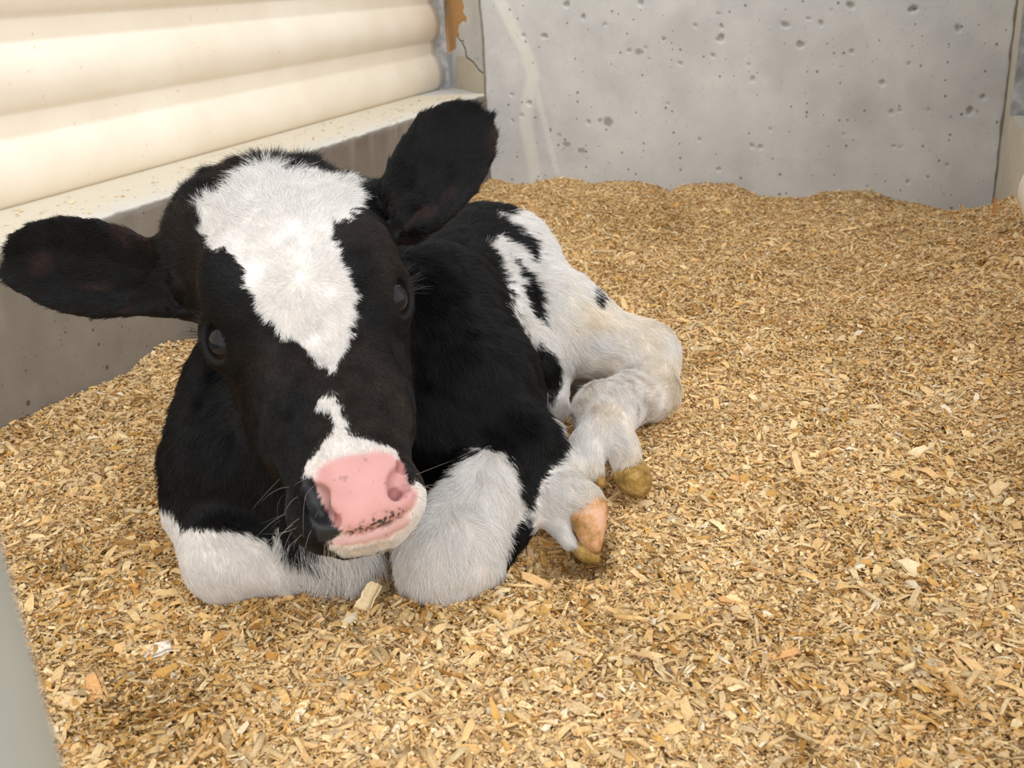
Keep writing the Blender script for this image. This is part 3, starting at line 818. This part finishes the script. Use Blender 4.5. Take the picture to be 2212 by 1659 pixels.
# ---- eyes
def uv_sphere(c, ax, r, nu=40, nv=24):
    V = []
    for i in range(nv + 1):
        a = math.pi * i / nv
        for j in range(nu):
            b = 2 * math.pi * j / nu
            l = np.array([math.sin(a) * math.cos(b), math.sin(a) * math.sin(b), math.cos(a)]) * r
            V.append(c + l @ ax)
    F = [(i * nu + j, (i + 1) * nu + j, (i + 1) * nu + (j + 1) % nu, i * nu + (j + 1) % nu) for i in range(nv) for j in range(nu)]
    return V, F
M = MatB('calf_eye', .03, spec=.32)
M.base(M.mix(M.attr('rim').outputs['Fac'], (.006, .006, .009), (.05, .022, .012)))
mat_eye = M.m
mat_lash = MatB('dark_hair', .5, (.01, .009, .009)).m
def hair_obj(name, pts, rad, mat, parent, colors=None):
    """pts (n,k,3)"""
    n, k, _ = pts.shape
    hc_ = bpy.data.hair_curves.new(name)
    hc_.add_curves([k] * n)
    hc_.attributes['position'].data.foreach_set('vector', pts.astype(np.float32).ravel())
    ra = hc_.attributes.get('radius') or hc_.attributes.new('radius', 'FLOAT', 'POINT')
    ra.data.foreach_set('value', np.broadcast_to(rad, (n, k)).astype(np.float32).ravel())
    if colors is not None:
        a = hc_.attributes.new('col', 'FLOAT_COLOR', 'CURVE')
        cc = np.ones((n, 4), np.float32); cc[:, :3] = colors; a.data.foreach_set('color', cc.ravel())
    hc_.materials.append(mat)
    o = bpy.data.objects.new(name, hc_); col.objects.link(o); o.parent = parent
    return o
for (q, nn, e1, e2), sx in zip(EYES, (-1, 1)):
    cen = q - nn * .0142
    V, F = uv_sphere(cen, np.stack([e1, e2, nn]), .0195)
    eo = mesh_obj('eye', V, F, mat_eye, calf, attrs={'rim': [float(smooth01(np.array(np.linalg.norm((np.array(v) - cen) - ((np.array(v) - cen) @ nn) * nn)), .0115, .0155)) for v in V]})
    eo['label'] = 'glossy dark eye'
    # lashes along the upper lid (towards the poll and the outside)
    L = []
    for k in range(46):
        a = math.pi + random.uniform(-1.25, 1.25)
        r0 = q + e1 * .0192 * math.cos(a) + e2 * .0148 * math.sin(a) + nn * .003
        out = nrm(nn * 1.0 + e1 * math.cos(a) * .9 + e2 * math.sin(a) * .5 + np.array([random.gauss(0, .12) for _ in range(3)]))
        ln = random.uniform(.012, .022)
        L.append([r0 + out * ln * u + np.array([0, 0, -1]) * .004 * u * u for u in (0, .33, .66, 1)])
    hair_obj('eyelashes', np.array(L), np.array([.00025, .0002, .00013, .00003]), mat_lash, eo)

# ---- hooves
M = MatB('hoof_horn', .5)
co = M.obco()
c = M.ramp(M.noise(60, 4, .6, co), [(.42, srgb(206, 160, 128)), (.50, srgb(190, 140, 92)), (.62, srgb(150, 112, 52))])
M.base(c); M.normal(M.bump(M.noise(220, 4, .6, co), .5, .003)); mat_hoof = M.m
M = MatB('hoof_dirty', .8); co = M.obco()
M.base(M.ramp(M.noise(70, 5, .65, co), [(.35, srgb(120, 92, 34)), (.5, srgb(160, 124, 56)), (.66, srgb(190, 158, 96))]))
M.normal(M.bump(M.noise(240, 4, .7, co), 1.0, .004)); mat_hoofd = M.m
def hoof(parts, mat, label):
    save = list(PR); PR.clear()
    for a, b, k in parts: limb(a, b, k)
    V, Fq, _, _ = sdf_mesh(PR, .0018, .006); V = relax(V, Fq, 3)
    PR.clear(); PR.extend(save)
    o = mesh_obj('hoof', V, Fq, mat, calf); o['label'] = label
    return o
hoof([((1270,1085,.960,26), (1272,1130,.952,27), .01), ((1286,1098,.956,26), (1288,1186,.942,11), .012), ((1256,1112,.957,24), (1270,1165,.947,17), .012)],
     mat_hoof, 'pinkish tan front hoof sunk in the shavings')
hoof([((1236,1182,.950,9), (1262,1200,.946,13), .006), ((1262,1185,.95,20), (1284,1208,.945,15), .008)], mat_hoofd, 'muddy lower front hoof half buried in the shavings')
hoof([((1362,1010,1.022,27), (1374,1040,1.008,27), .012), ((1346,1032,1.012,20), (1376,1052,1.004,20), .014), ((1380,1010,1.015,16), (1390,1040,1.005,12), .010)], mat_hoofd, 'dirt-caked hind hoof')
hoof([((1288,1022,1.02,15), (1298,1042,1.012,13), .008)], mat_hoofd, 'hind hoof tip buried in the shavings')

# ---- coat
v0, v1, v2, v3 = (BV[BF[:, i]] for i in range(4))
area = .5 * np.linalg.norm(np.cross(v2 - v0, v3 - v1), axis=1)
fc = BF
facing = ((BN[BF].mean(1)) * (CAM - v0)).sum(1) / np.linalg.norm(CAM - v0, axis=1)
dens = np.where(facing > -.15, 1.0, .22) * np.where(vis[BF].any(1), 1.0, .35) * (1 + .8 * whead[BF].mean(1))
dens = dens * np.where(v0[:, 2] < -.02, 0, 1)
pw = area * dens; pw /= pw.sum()
fi = rng.choice(len(BF), NFUR, p=pw)
a, b = rng.random(NFUR), rng.random(NFUR)
wq = np.stack([(1 - a) * (1 - b), a * (1 - b), a * b, (1 - a) * b], 1)
def bary(arr):
    x = arr[BF[fi]]
    return (x * (wq[..., None] if x.ndim == 3 else wq)).sum(1)
root, nor, flo, ln_, br = bary(BV), bary(BN), bary(flow), bary(flen), bary(bare)
wear_ = bary(wear); wh_ = bary(whead); dfl = bary((whit > .5) * 1.0); vs = bary(vis * 1.0) > .4
nor /= np.linalg.norm(nor, axis=1, keepdims=True)
keep = rng.random(NFUR) > br * 1.15
# jagged edge: look the pattern up at a wavering position
rx, ry, _ = project(root)
ja = np.where((wh_ > .5) & (ry > 940), .35, 1.0)
jx = ja * ((noise3(root * 210, 1) - .5) * 16 + rng.normal(0, 2.0, NFUR)); jy = ja * ((noise3(root * 210, 2) - .5) * 16 + rng.normal(0, 2.0, NFUR))
fw = pattern(rx + jx, ry + jy, wh_ > .5, vs, (dfl > .5) * 1.0)
tan = flo - (flo * nor).sum(1, keepdims=True) * nor
tl = np.linalg.norm(tan, axis=1, keepdims=True); tan = tan / np.maximum(tl, 1e-4)
# clumps and swirls
cl = np.stack([noise3(root * 95, s_) for s_ in (5, 6, 7)], 1) - .5
cl2 = np.stack([noise3(root * 28, s_) for s_ in (8, 9, 10)], 1) - .5
curl = cl * 1.1 + cl2 * .9 + rng.normal(0, .16, (NFUR, 3))
top = in_poly(rx, ry, [(420,460),(560,340),(700,350),(800,400),(800,500),(640,520),(430,520)]) & (wh_ > .5)   # long woolly forehead
topw = np.where((wh_ > .5) & (wear_ < .3), 1 - smooth01(((root - Tp) @ HY) / HL, .10, .26), 0)
curl *= (1 + .7 * topw)[:, None]
ln = ln_ * rng.uniform(.6, 1.15, NFUR)
ln += .004 * topw
pollz = np.where((wh_ > .5) & (wear_ < .3), 1 - smooth01(ry, 360, 520), 0); ln += .004 * pollz
rimear = (wear_ > .5); ln[rimear] *= rng.uniform(.6, 1.2, rimear.sum())
muzz = in_poly(rx, ry, [(600,940),(930,940),(960,1250),(600,1250)]) & (wh_ > .5); ln *= 1 - .45 * smooth01(ry, 880, 1010) * (wh_ > .5) * (ry < 1150)
br_ = in_poly(rx, ry, [(600,1130),(830,1130),(830,1300),(600,1300)]) & (wh_ < .5); ln[br_] *= 1.25
lift = np.where(wh_ > .5, .26, .34) * rng.uniform(.6, 1.3, NFUR); lift += .3 * pollz; lift[br_] += .2; lift[rimear] += .1
lift = np.maximum(lift, .0022 / ln); dirn = tan + curl * .55; dirn -= (dirn * nor).sum(1, keepdims=True) * nor
dirn /= np.maximum(np.linalg.norm(dirn, axis=1, keepdims=True), 1e-4)
us = np.array([0, .35, .7, 1.0])
pts = root[:, None] + ln[:, None, None] * (dirn[:, None] * us[None, :, None] + nor[:, None] * (lift[:, None] * (us - .55 * us * us)[None])[..., None]
      + (curl * .35)[:, None] * (us ** 2)[None, :, None])
pts -= nor[:, None] * .0003
white = np.array([.86, .84, .815])
creamy = np.array([.85, .76, .62])
black = np.array([.0065, .006, .006])
brn = np.array([.022, .015, .011])
hindness = smooth01(rx, 1180, 1300) * (ry < 1100)
soil = np.clip(hindness * smooth01(noise3(root * 30, 3), .25, .8) + smooth01(ry, 1180, 1320) * .35 * noise3(root * 30, 4) * (rx > 840), 0, 1)[:, None] * .8
wc_ = white * (1 - soil) + creamy * soil
dirty = smooth01(noise3(root * 60, 12), .62, .80)[:, None] * ((rx > 1260) & (ry > 690) & (ry < 900))[:, None] * .22
wc_ = wc_ * (1 - dirty) + np.array([.55, .42, .24]) * dirty
bz_ = (smooth01(noise3(root * 22, 13), .35, .75) * (wh_ > .5) * (wear_ < .3))[:, None]
bc_ = black * (1 - bz_) + brn * bz_
inner = (wear_ > .5)[:, None] * smooth01(noise3(root * 40, 15), .6, .85)[:, None] * .7
bc_ = bc_ * (1 - inner) + np.array([.045, .022, .018]) * inner
colr = np.where(fw[:, None] > .5, wc_ * rng.uniform(.80, 1.06, (NFUR, 1)), bc_ * rng.uniform(.5, 1.6, (NFUR, 1)))
rad = np.where(fw > .5, .00014, .00016)[:, None] * np.array([1.0, .95, .7, .12])[None]
M = MatB('coat_hair', .42, spec=.32)
M.base(M.attr('col').outputs['Color']); mat_fur = M.m
tr_ = M.n('ShaderNodeBsdfTranslucent'); M.l(M.attr('col').outputs['Color'], tr_.inputs['Color'])
mx_ = M.n('ShaderNodeMixShader'); mx_.inputs[0].default_value = 0.30
M.l(M.b.outputs[0], mx_.inputs[1]); M.l(tr_.outputs[0], mx_.inputs[2])
M.l(mx_.outputs[0], M.t.nodes['Material Output'].inputs['Surface'])
fur = hair_obj('fur', pts[keep], rad[keep], mat_fur, calf, colr[keep])

# ---- whiskers round the muzzle
Wk = []
wcol = []
for k in range(36):
    side = random.choice((-1, 1, -1))
    if side < 0: px, py = random.uniform(605, 690), random.uniform(1010, 1200)
    else: px, py = random.uniform(868, 915), random.uniform(985, 1120)
    q, nn, t_ = hit(px, py)
    if t_ > 1.0: continue
    d = nrm(nn * .9 + HX * side * .5 + HY * .25 + np.array([random.gauss(0, .25) for _ in range(3)]))
    bend = nrm(HY * .6 + DN * .5 + np.array([random.gauss(0, .5) for _ in range(3)]))
    l_ = random.uniform(.014, .034)
    Wk.append([q + d * l_ * u + bend * l_ * .5 * u * u for u in (0, .25, .5, .75, 1)]); wcol.append((.30, .28, .25))
for k in range(50):
    px, py = random.uniform(700, 880), random.uniform(1165, 1200)
    q, nn, t_ = hit(px, py)
    if t_ > .92: continue
    d = nrm(nn + DN * .8 + np.array([random.gauss(0, .3) for _ in range(3)])); l_ = random.uniform(.005, .012)
    Wk.append([q + d * l_ * u for u in (0, .25, .5, .75, 1)]); wcol.append((.45, .40, .33))
hair_obj('whiskers', np.array(Wk), np.array([.00013, .00012, .0001, .00007, .00002]), mat_fur, calf, np.array(wcol))

# ------------------------------------------------------------------ bedding
gs = np.arange(SL + .0005, SR, .007); gt = np.arange(-.55, TB + .012, .007)
GS, GT = np.meshgrid(gs, gt, indexing='ij')
GH = bed_h(GS, GT) + .004 * (noise2(GS * 130, GT * 130, 21) - .5) + .003 * (noise2(GS * 260, GT * 260, 22) - .5)
GV = pen(GS, GT, GH).reshape(-1, 3); GFc = grid_faces(len(gs), len(gt))
def damp(s, t, x, y):
    d = smooth01(noise2(s * 7 + 3, t * 7, 31) * .6 + noise2(s * 19, t * 19, 32) * .4, .50, .74) * .35
    for cx, cy, r, k in [(330,1560,190,1.0),(560,1320,110,.8),(150,1230,90,.9),(1000,1290,70,.6),(1440,480,60,.8),(900,1330,80,.6),(1780,900,60,.5),(1850,1400,90,.5),(1250,1200,70,.8),(1720,1620,70,.5),(1400,1230,60,.6),(1320,480,60,.6),(2000,930,60,.5),(680,1290,120,.6)]:
        d = np.maximum(d, k * np.exp(-((x - cx) ** 2 + ((y - cy) * 1.3) ** 2) / (r * r)))
    return np.clip(d, 0, 1)
PAL = np.array([srgb(238, 209, 160), srgb(242, 220, 178), srgb(228, 192, 134), srgb(236, 198, 146), srgb(214, 190, 152), srgb(190, 144, 80), srgb(242, 230, 208), srgb(218, 174, 104)]) * np.array([.92, .88, .79])
WDRY = np.array([.34, .20, .14, .12, .11, .015, .03, .045]); WDMP = np.array([.08, .04, .24, .12, .06, .24, .02, .20])
def bed_cols(s, t, x, y, n):
    d = damp(s, t, x, y); u = rng.random(n)
    cd, cw = np.cumsum(WDRY), np.cumsum(WDMP)
    i = np.where(rng.random(n) < d, np.searchsorted(cw / cw[-1], u), np.searchsorted(cd / cd[-1], u))
    c = PAL[np.clip(i, 0, 7)] * rng.uniform(.8, 1.1, (n, 1)) * (1 - .24 * d)[:, None]
    return c
gx, gy, _ = project(GV)
gcol = bed_cols(GS.ravel(), GT.ravel(), gx, gy, len(GV)) * .85
def sample_pts(n, boost):
    S_, T_ = [], []
    got = 0
    while got < n:
        m = n * 3
        s = rng.uniform(SL + .002, SR - .002, m); t = rng.uniform(-.45, TB - .002, m)
        q = pen(s, t, s * 0); x, y, z = project(q)
        ok = (z > .05) & (x > -140) & (x < 2350) & (y < 1800)
        p = np.clip((boost / np.maximum(z, .3)) ** 1.2, 0, 1)
        ok &= rng.random(m) < p
        S_.append(s[ok]); T_.append(t[ok]); got += ok.sum()
    s = np.concatenate(S_)[:n]; t = np.concatenate(T_)[:n]
    return s, t
def in_calf(Q, lim):
    i = np.round((Q - BLO) / VOX).astype(int); n = np.array(BD.shape)
    ok = ((i >= 0) & (i < n)).all(1); r = np.zeros(len(Q), bool)
    j = i[ok]; r[ok] = BD[j[:, 0], j[:, 1], j[:, 2]] < lim
    return r
def bnorm(s, t):
    e = .006; h = bed_h(s, t)
    n = -((bed_h(s + e, t) - h) / e)[:, None] * E1 - ((bed_h(s, t + e) - h) / e)[:, None] * E2 + UP
    return h, n / np.linalg.norm(n, axis=1, keepdims=True)
def frames(n, nr, tilt):
    a = rng.uniform(0, 2 * np.pi, n)
    nn = nr + rng.normal(0, tilt, (n, 3)); nn /= np.linalg.norm(nn, axis=1, keepdims=True)
    d = np.stack([np.cos(a), np.sin(a), np.zeros(n)], 1); d -= (d * nn).sum(1, keepdims=True) * nn; d /= np.linalg.norm(d, axis=1, keepdims=True)
    return d, np.cross(nn, d), nn
VS, FS, CS = [GV], [GFc], [gcol]
off = len(GV)
def push(V, F, c):
    global off
    VS.append(V.reshape(-1, 3)); FS.append(F + off); CS.append(c); off += V.reshape(-1, 3).shape[0]
# curled shavings: a strip of four cross-sections
def shavings(n, lmin, lmax, zmax, tilt, boost, curlmax):
    s, t = sample_pts(n, boost); h, nr = bnorm(s, t)
    pos = pen(s, t, h + rng.uniform(-.001, zmax, n)); ok = ~in_calf(pos, .001)
    s, t, pos, nr = s[ok], t[ok], pos[ok], nr[ok]; n = len(s)
    d, b, nn = frames(n, nr, tilt)
    L = lmin + (lmax - lmin) * rng.random(n) ** 4.2; Wd = L * rng.uniform(.14, .50, n); Wd = np.minimum(Wd, .009)
    ku = rng.uniform(-.4, curlmax, n)
    us = np.array([-.5, -.17, .17, .5])
    x = us[None] * L[:, None]
    zc = ku[:, None] * L[:, None] * (.25 - us[None] ** 2) * 1.1
    V = np.zeros((n, 4, 2, 3))
    wv = np.array([.72, 1.0, .95, .55])[None] * rng.uniform(.7, 1.15, (n, 4))
    for e, sg in ((0, -.5), (1, .5)):
        jit = rng.uniform(-.12, .12, (n, 4))
        V[:, :, e] = pos[:, None] + d[:, None] * (x + jit * L[:, None])[..., None] + b[:, None] * (sg * wv * Wd[:, None])[..., None] + nn[:, None] * zc[..., None]
    base = np.arange(n)[:, None] * 8
    F = np.concatenate([base + np.array(q)[None] for q in ([0, 2, 3, 1], [2, 4, 5, 3], [4, 6, 7, 5])])
    x_, y_, _ = project(pos)
    c = bed_cols(s, t, x_, y_, n)
    push(V, F, np.repeat(c, 8, 0))
def splinters(n, lmin, lmax, zmax, tilt, boost):
    s, t = sample_pts(n, boost); h, nr = bnorm(s, t)
    pos = pen(s, t, h + rng.uniform(-.001, zmax, n)); ok = ~in_calf(pos, .001)
    s, t, pos, nr = s[ok], t[ok], pos[ok], nr[ok]; n = len(s)
    d, b, nn = frames(n, nr, tilt)
    L = lmin + (lmax - lmin) * rng.random(n) ** 5; Wd = np.minimum(L * rng.uniform(.06, .34, n), .006); T = Wd * rng.uniform(.25, .7, n)
    V = np.zeros((n, 8, 3))
    for k, (a, e, f) in enumerate([(-.5, -.5, -.5), (-.5, .5, -.5), (-.5, .5, .5), (-.5, -.5, .5), (.5, -.5, -.5), (.5, .5, -.5), (.5, .5, .5), (.5, -.5, .5)]):
        tp = rng.uniform(.3, 1.0, n) if a > 0 else rng.uniform(.7, 1.0, n)
        V[:, k] = pos + d * ((a + rng.uniform(-.12, .12, n)) * L)[:, None] + b * (e * Wd * tp)[:, None] + nn * (f * T * tp)[:, None]
    base = np.arange(n)[:, None] * 8
    F = np.concatenate([base + np.array(q)[None] for q in ([3, 2, 1, 0], [4, 5, 6, 7], [0, 1, 5, 4], [1, 2, 6, 5], [2, 3, 7, 6], [3, 0, 4, 7])])
    x_, y_, _ = project(pos)
    push(V, F, np.repeat(bed_cols(s, t, x_, y_, n), 8, 0))
def dust(n, boost):
    s, t = sample_pts(n, boost); h, nr = bnorm(s, t)
    pos = pen(s, t, h + rng.uniform(0, .0075, n)); ok = ~in_calf(pos, .001)
    s, t, pos, nr = s[ok], t[ok], pos[ok], nr[ok]; n = len(s)
    d, b, nn = frames(n, nr, .6)
    L = rng.uniform(.0018, .0055, n); Wd = L * rng.uniform(.25, .8, n)
    V = np.stack([pos - d * L[:, None] * .5 - b * Wd[:, None] * .4, pos + d * L[:, None] * .4 - b * Wd[:, None] * .5,
                  pos + d * L[:, None] * .5 + b * Wd[:, None] * .4 + nn * L[:, None] * .15, pos - d * L[:, None] * .45 + b * Wd[:, None] * .5], 1)
    F = np.arange(n)[:, None] * 4 + np.arange(4)[None]
    x_, y_, _ = project(pos)
    push(V, F, np.repeat(bed_cols(s, t, x_, y_, n), 4, 0))
dust(NDUST, 1.1)
shavings(NSHAVE, .0032, .021, .006, .40, 1.05, .75)
shavings(9000, .011, .028, .008, .38, 1.3, .9)
splinters(7000, .012, .032, .008, .3, 1.3)
splinters(NSPLINT, .0035, .026, .006, .3, 1.05)
M = MatB('wood_shaving', .8, spec=.2)
co = M.obco()
c = M.attr('col').outputs['Color']
c = M.mix(1.0, c, M.ramp(M.noise(500, 2, .5, co), [(.3, (.82, .80, .78)), (.7, (1.08, 1.08, 1.08))]), 'MULTIPLY')
M.base(c); mat_chip = M.m
bed = mesh_obj('wood_shavings', np.concatenate(VS), FS, mat_chip, smooth=False, colors=np.concatenate(CS))
tag(bed, 'loose tan wood shavings spread deep over the pen floor', 'bedding', kind='stuff')
o = box_prism('floor', [(SL - .3, -0.9), (SR + .3, -0.9), (SR + .3, TB + .2), (SL - .3, TB + .2)], -.24, -.2, mat_curb); tag(o, 'concrete floor under the bedding', 'floor', kind='structure')

# a thin scatter of crumbs lying on the ledge
n = 260
ls = rng.uniform(PANEL_S + .03, SL - .02, n); lt = rng.uniform(.3, 2.6, n)
pos = pen(ls, lt, np.full(n, LEDGE + .0022)); d, b, nn = frames(n, np.tile(UP, (n, 1)), .15)
L = rng.uniform(.003, .014, n) ; Wd = L * rng.uniform(.2, .6, n)
V = np.stack([pos - d * L[:, None] * .5, pos + b * Wd[:, None] * .5, pos + d * L[:, None] * .5, pos - b * Wd[:, None] * .5 + nn * .001], 1)
cr = mesh_obj('ledge_crumbs', V.reshape(-1, 3), (np.arange(n)[:, None] * 4 + np.arange(4)[None]), mat_chip, smooth=False, colors=np.repeat(PAL[rng.integers(0, 6, n)], 4, 0))
tag(cr, 'crumbs of wood shavings scattered on the pale left ledge', 'crumbs', kind='stuff')

# ------------------------------------------------------------------ the larger chips one can pick out
def chip(px, py, lpx, wpx, ang, tilt, c, label, lift=.004, curl=.0, thick=.0025, group=None, roll=0.0):
    q = on_plane(px, py, UP, 0.0)
    for _ in range(4):
        q = on_plane(px, py, UP, float(bed_h(np.array(q @ E1), np.array(q @ E2))))
    zc = (q - CAM) @ FW; L, Wd = lpx * zc / FPX, wpx * zc / FPX
    # the chip's long axis: 'ang' in the picture sense on the ground, 'tilt' up from it
    a = math.radians(ang); g = np.array([math.cos(a), math.sin(a), 0.0])
    tl_ = math.radians(tilt); d = g * math.cos(tl_) + UP * math.sin(tl_)
    b = nrm(np.cross(UP, g)); nn = np.cross(d, b)
    r_ = math.radians(roll); b, nn = b * math.cos(r_) + nn * math.sin(r_), nn * math.cos(r_) - b * math.sin(r_)
    if nn[2] < 0 and tilt < 60: nn = -nn
    nu, nv = 9, 5; rs = np.random.default_rng(int(px * 7 + py)); top, bot = [], []
    el = rs.uniform(.75, 1.1, (nu, 2)); es = rs.uniform(-.05, .05, nv)
    for i in range(nu):
        u = i / (nu - 1) - .5
        for j in range(nv):
            v = j / (nv - 1) - .5
            w = el[i, 0] if v < 0 else el[i, 1]
            x = u * L * (1 + es[j]); y = v * Wd * w * (1 - .35 * max(0, u)); z = curl * L * (.25 - u * u) + rs.uniform(-.0003, .0003)
            p = d * x + b * y + nn * z
            top.append(p + nn * thick * .5); bot.append(p - nn * thick * .5)
    Vt = np.array(top + bot); n0 = nu * nv; f = grid_faces(nu, nv)
    bd = [i * nv for i in range(nu)] + [(nu - 1) * nv + j for j in range(1, nv)] + [i * nv + nv - 1 for i in range(nu - 2, -1, -1)] + [j for j in range(nv - 2, 0, -1)]
    side = np.array([(bd[k], bd[(k + 1) % len(bd)], bd[(k + 1) % len(bd)] + n0, bd[k] + n0) for k in range(len(bd))])
    cc = np.tile(np.asarray(c), (2 * n0, 1)) * rs.uniform(.93, 1.05, (2 * n0, 1))
    h = max(Vt[:, 2].max() - Vt[:, 2].min(), .001)
    Vt = Vt + q + UP * (lift + (h * .42 if tilt > 30 else 0))
    o = mesh_obj('wood_chip', Vt, [f, f[:, ::-1] + n0, side], mat_chip, smooth=False, colors=cc)
    tag(o, label, 'wood chip', group)
    return o, bd
tan_, cream_, orng_, whit_, grey_ = srgb(222,190,142), srgb(238,214,172), srgb(214,164,108), srgb(240,234,222), srgb(190,170,142)
chip(795,1326,84,40,50,38,cream_,'pale splintered chip standing between the calf\'s knees', thick=.003)
chip(335,1416,72,46,20,8,whit_,'whitish flat flake at lower left of the bedding', curl=.15)
chip(1103,1354,62,32,105,12,tan_,'short tan block chip in front of the right knee', thick=.006)
chip(1608,1052,70,26,150,10,orng_,'stubby orange stick right of the hind hoof', thick=.006)
chip(1719,1022,52,18,95,40,tan_,'small peg standing up in the middle of the bedding', thick=.004)
chip(1592,1312,80,30,172,10,orng_,'long tan sliver lying flat below the front hoof hole', thick=.003, curl=.15)
chip(2147,470,40,10,80,80,orng_,'pointed sliver standing against the joint of the back wall', thick=.003)
chip(2076,470,26,12,100,75,tan_,'short pointed sliver standing near the back wall', thick=.003)
chip(1975,990,74,30,25,12,cream_,'broad pale chip right of the middle of the bedding', curl=.2)
chip(1962,1238,56,40,115,15,cream_,'curled shaving roll at the right of the bedding', curl=.9)
chip(2145,1075,90,34,35,15,tan_,'large curled tan shaving near the right edge', curl=.35)
chip(1385,1260,60,20,130,15,tan_,'narrow stick lying just below the front hoof hole', thick=.004)
chip(1690,1430,80,30,5,8,orng_,'thick orange chip in the lower right bedding', thick=.006)
chip(2000,1452,46,36,20,18,grey_,'square greyish chip in the lower right bedding', thick=.003)
chip(1205,1437,66,40,10,14,tan_,'broad tan flake in the lower middle bedding', curl=.1)
chip(205,1500,70,32,120,20,orng_,'upright brown chip beside the grey gate post', thick=.006)
chip(150,1535,56,40,160,12,tan_,'chunky tan block beside the grey gate post', thick=.008)

# ------------------------------------------------------------------ grey gate post close to the lens
gp = bpy.data.objects.new('gate_post', None); col.objects.link(gp)
base = np.array([-.1228, .1522, 0.0]); gp.location = base
tag(gp, 'blurred grey steel gate post in the lower left corner', 'post')
nr_, R_ = 40, .030
V, F = [], []
zs = [-.05, .0, .4, .8]
for z in zs:
    for k in range(nr_):
        a = 2 * math.pi * k / nr_; V.append((R_ * math.cos(a), R_ * math.sin(a), z))
for i in range(len(zs) - 1):
    for k in range(nr_): F.append((i * nr_ + k, i * nr_ + (k + 1) % nr_, (i + 1) * nr_ + (k + 1) % nr_, (i + 1) * nr_ + k))
tube = mesh_obj('tube', V, F, mat_grey, gp)
V = [(R_ * 1.02 * math.cos(2 * math.pi * k / nr_), R_ * 1.02 * math.sin(2 * math.pi * k / nr_), z) for z in (.795, .81) for k in range(nr_)]
F = [tuple(range(nr_, 2 * nr_)), tuple(range(nr_))[::-1]] + [(k, (k + 1) % nr_, nr_ + (k + 1) % nr_, nr_ + k) for k in range(nr_)]
mesh_obj('cap', V, F, mat_grey, gp, smooth=False)
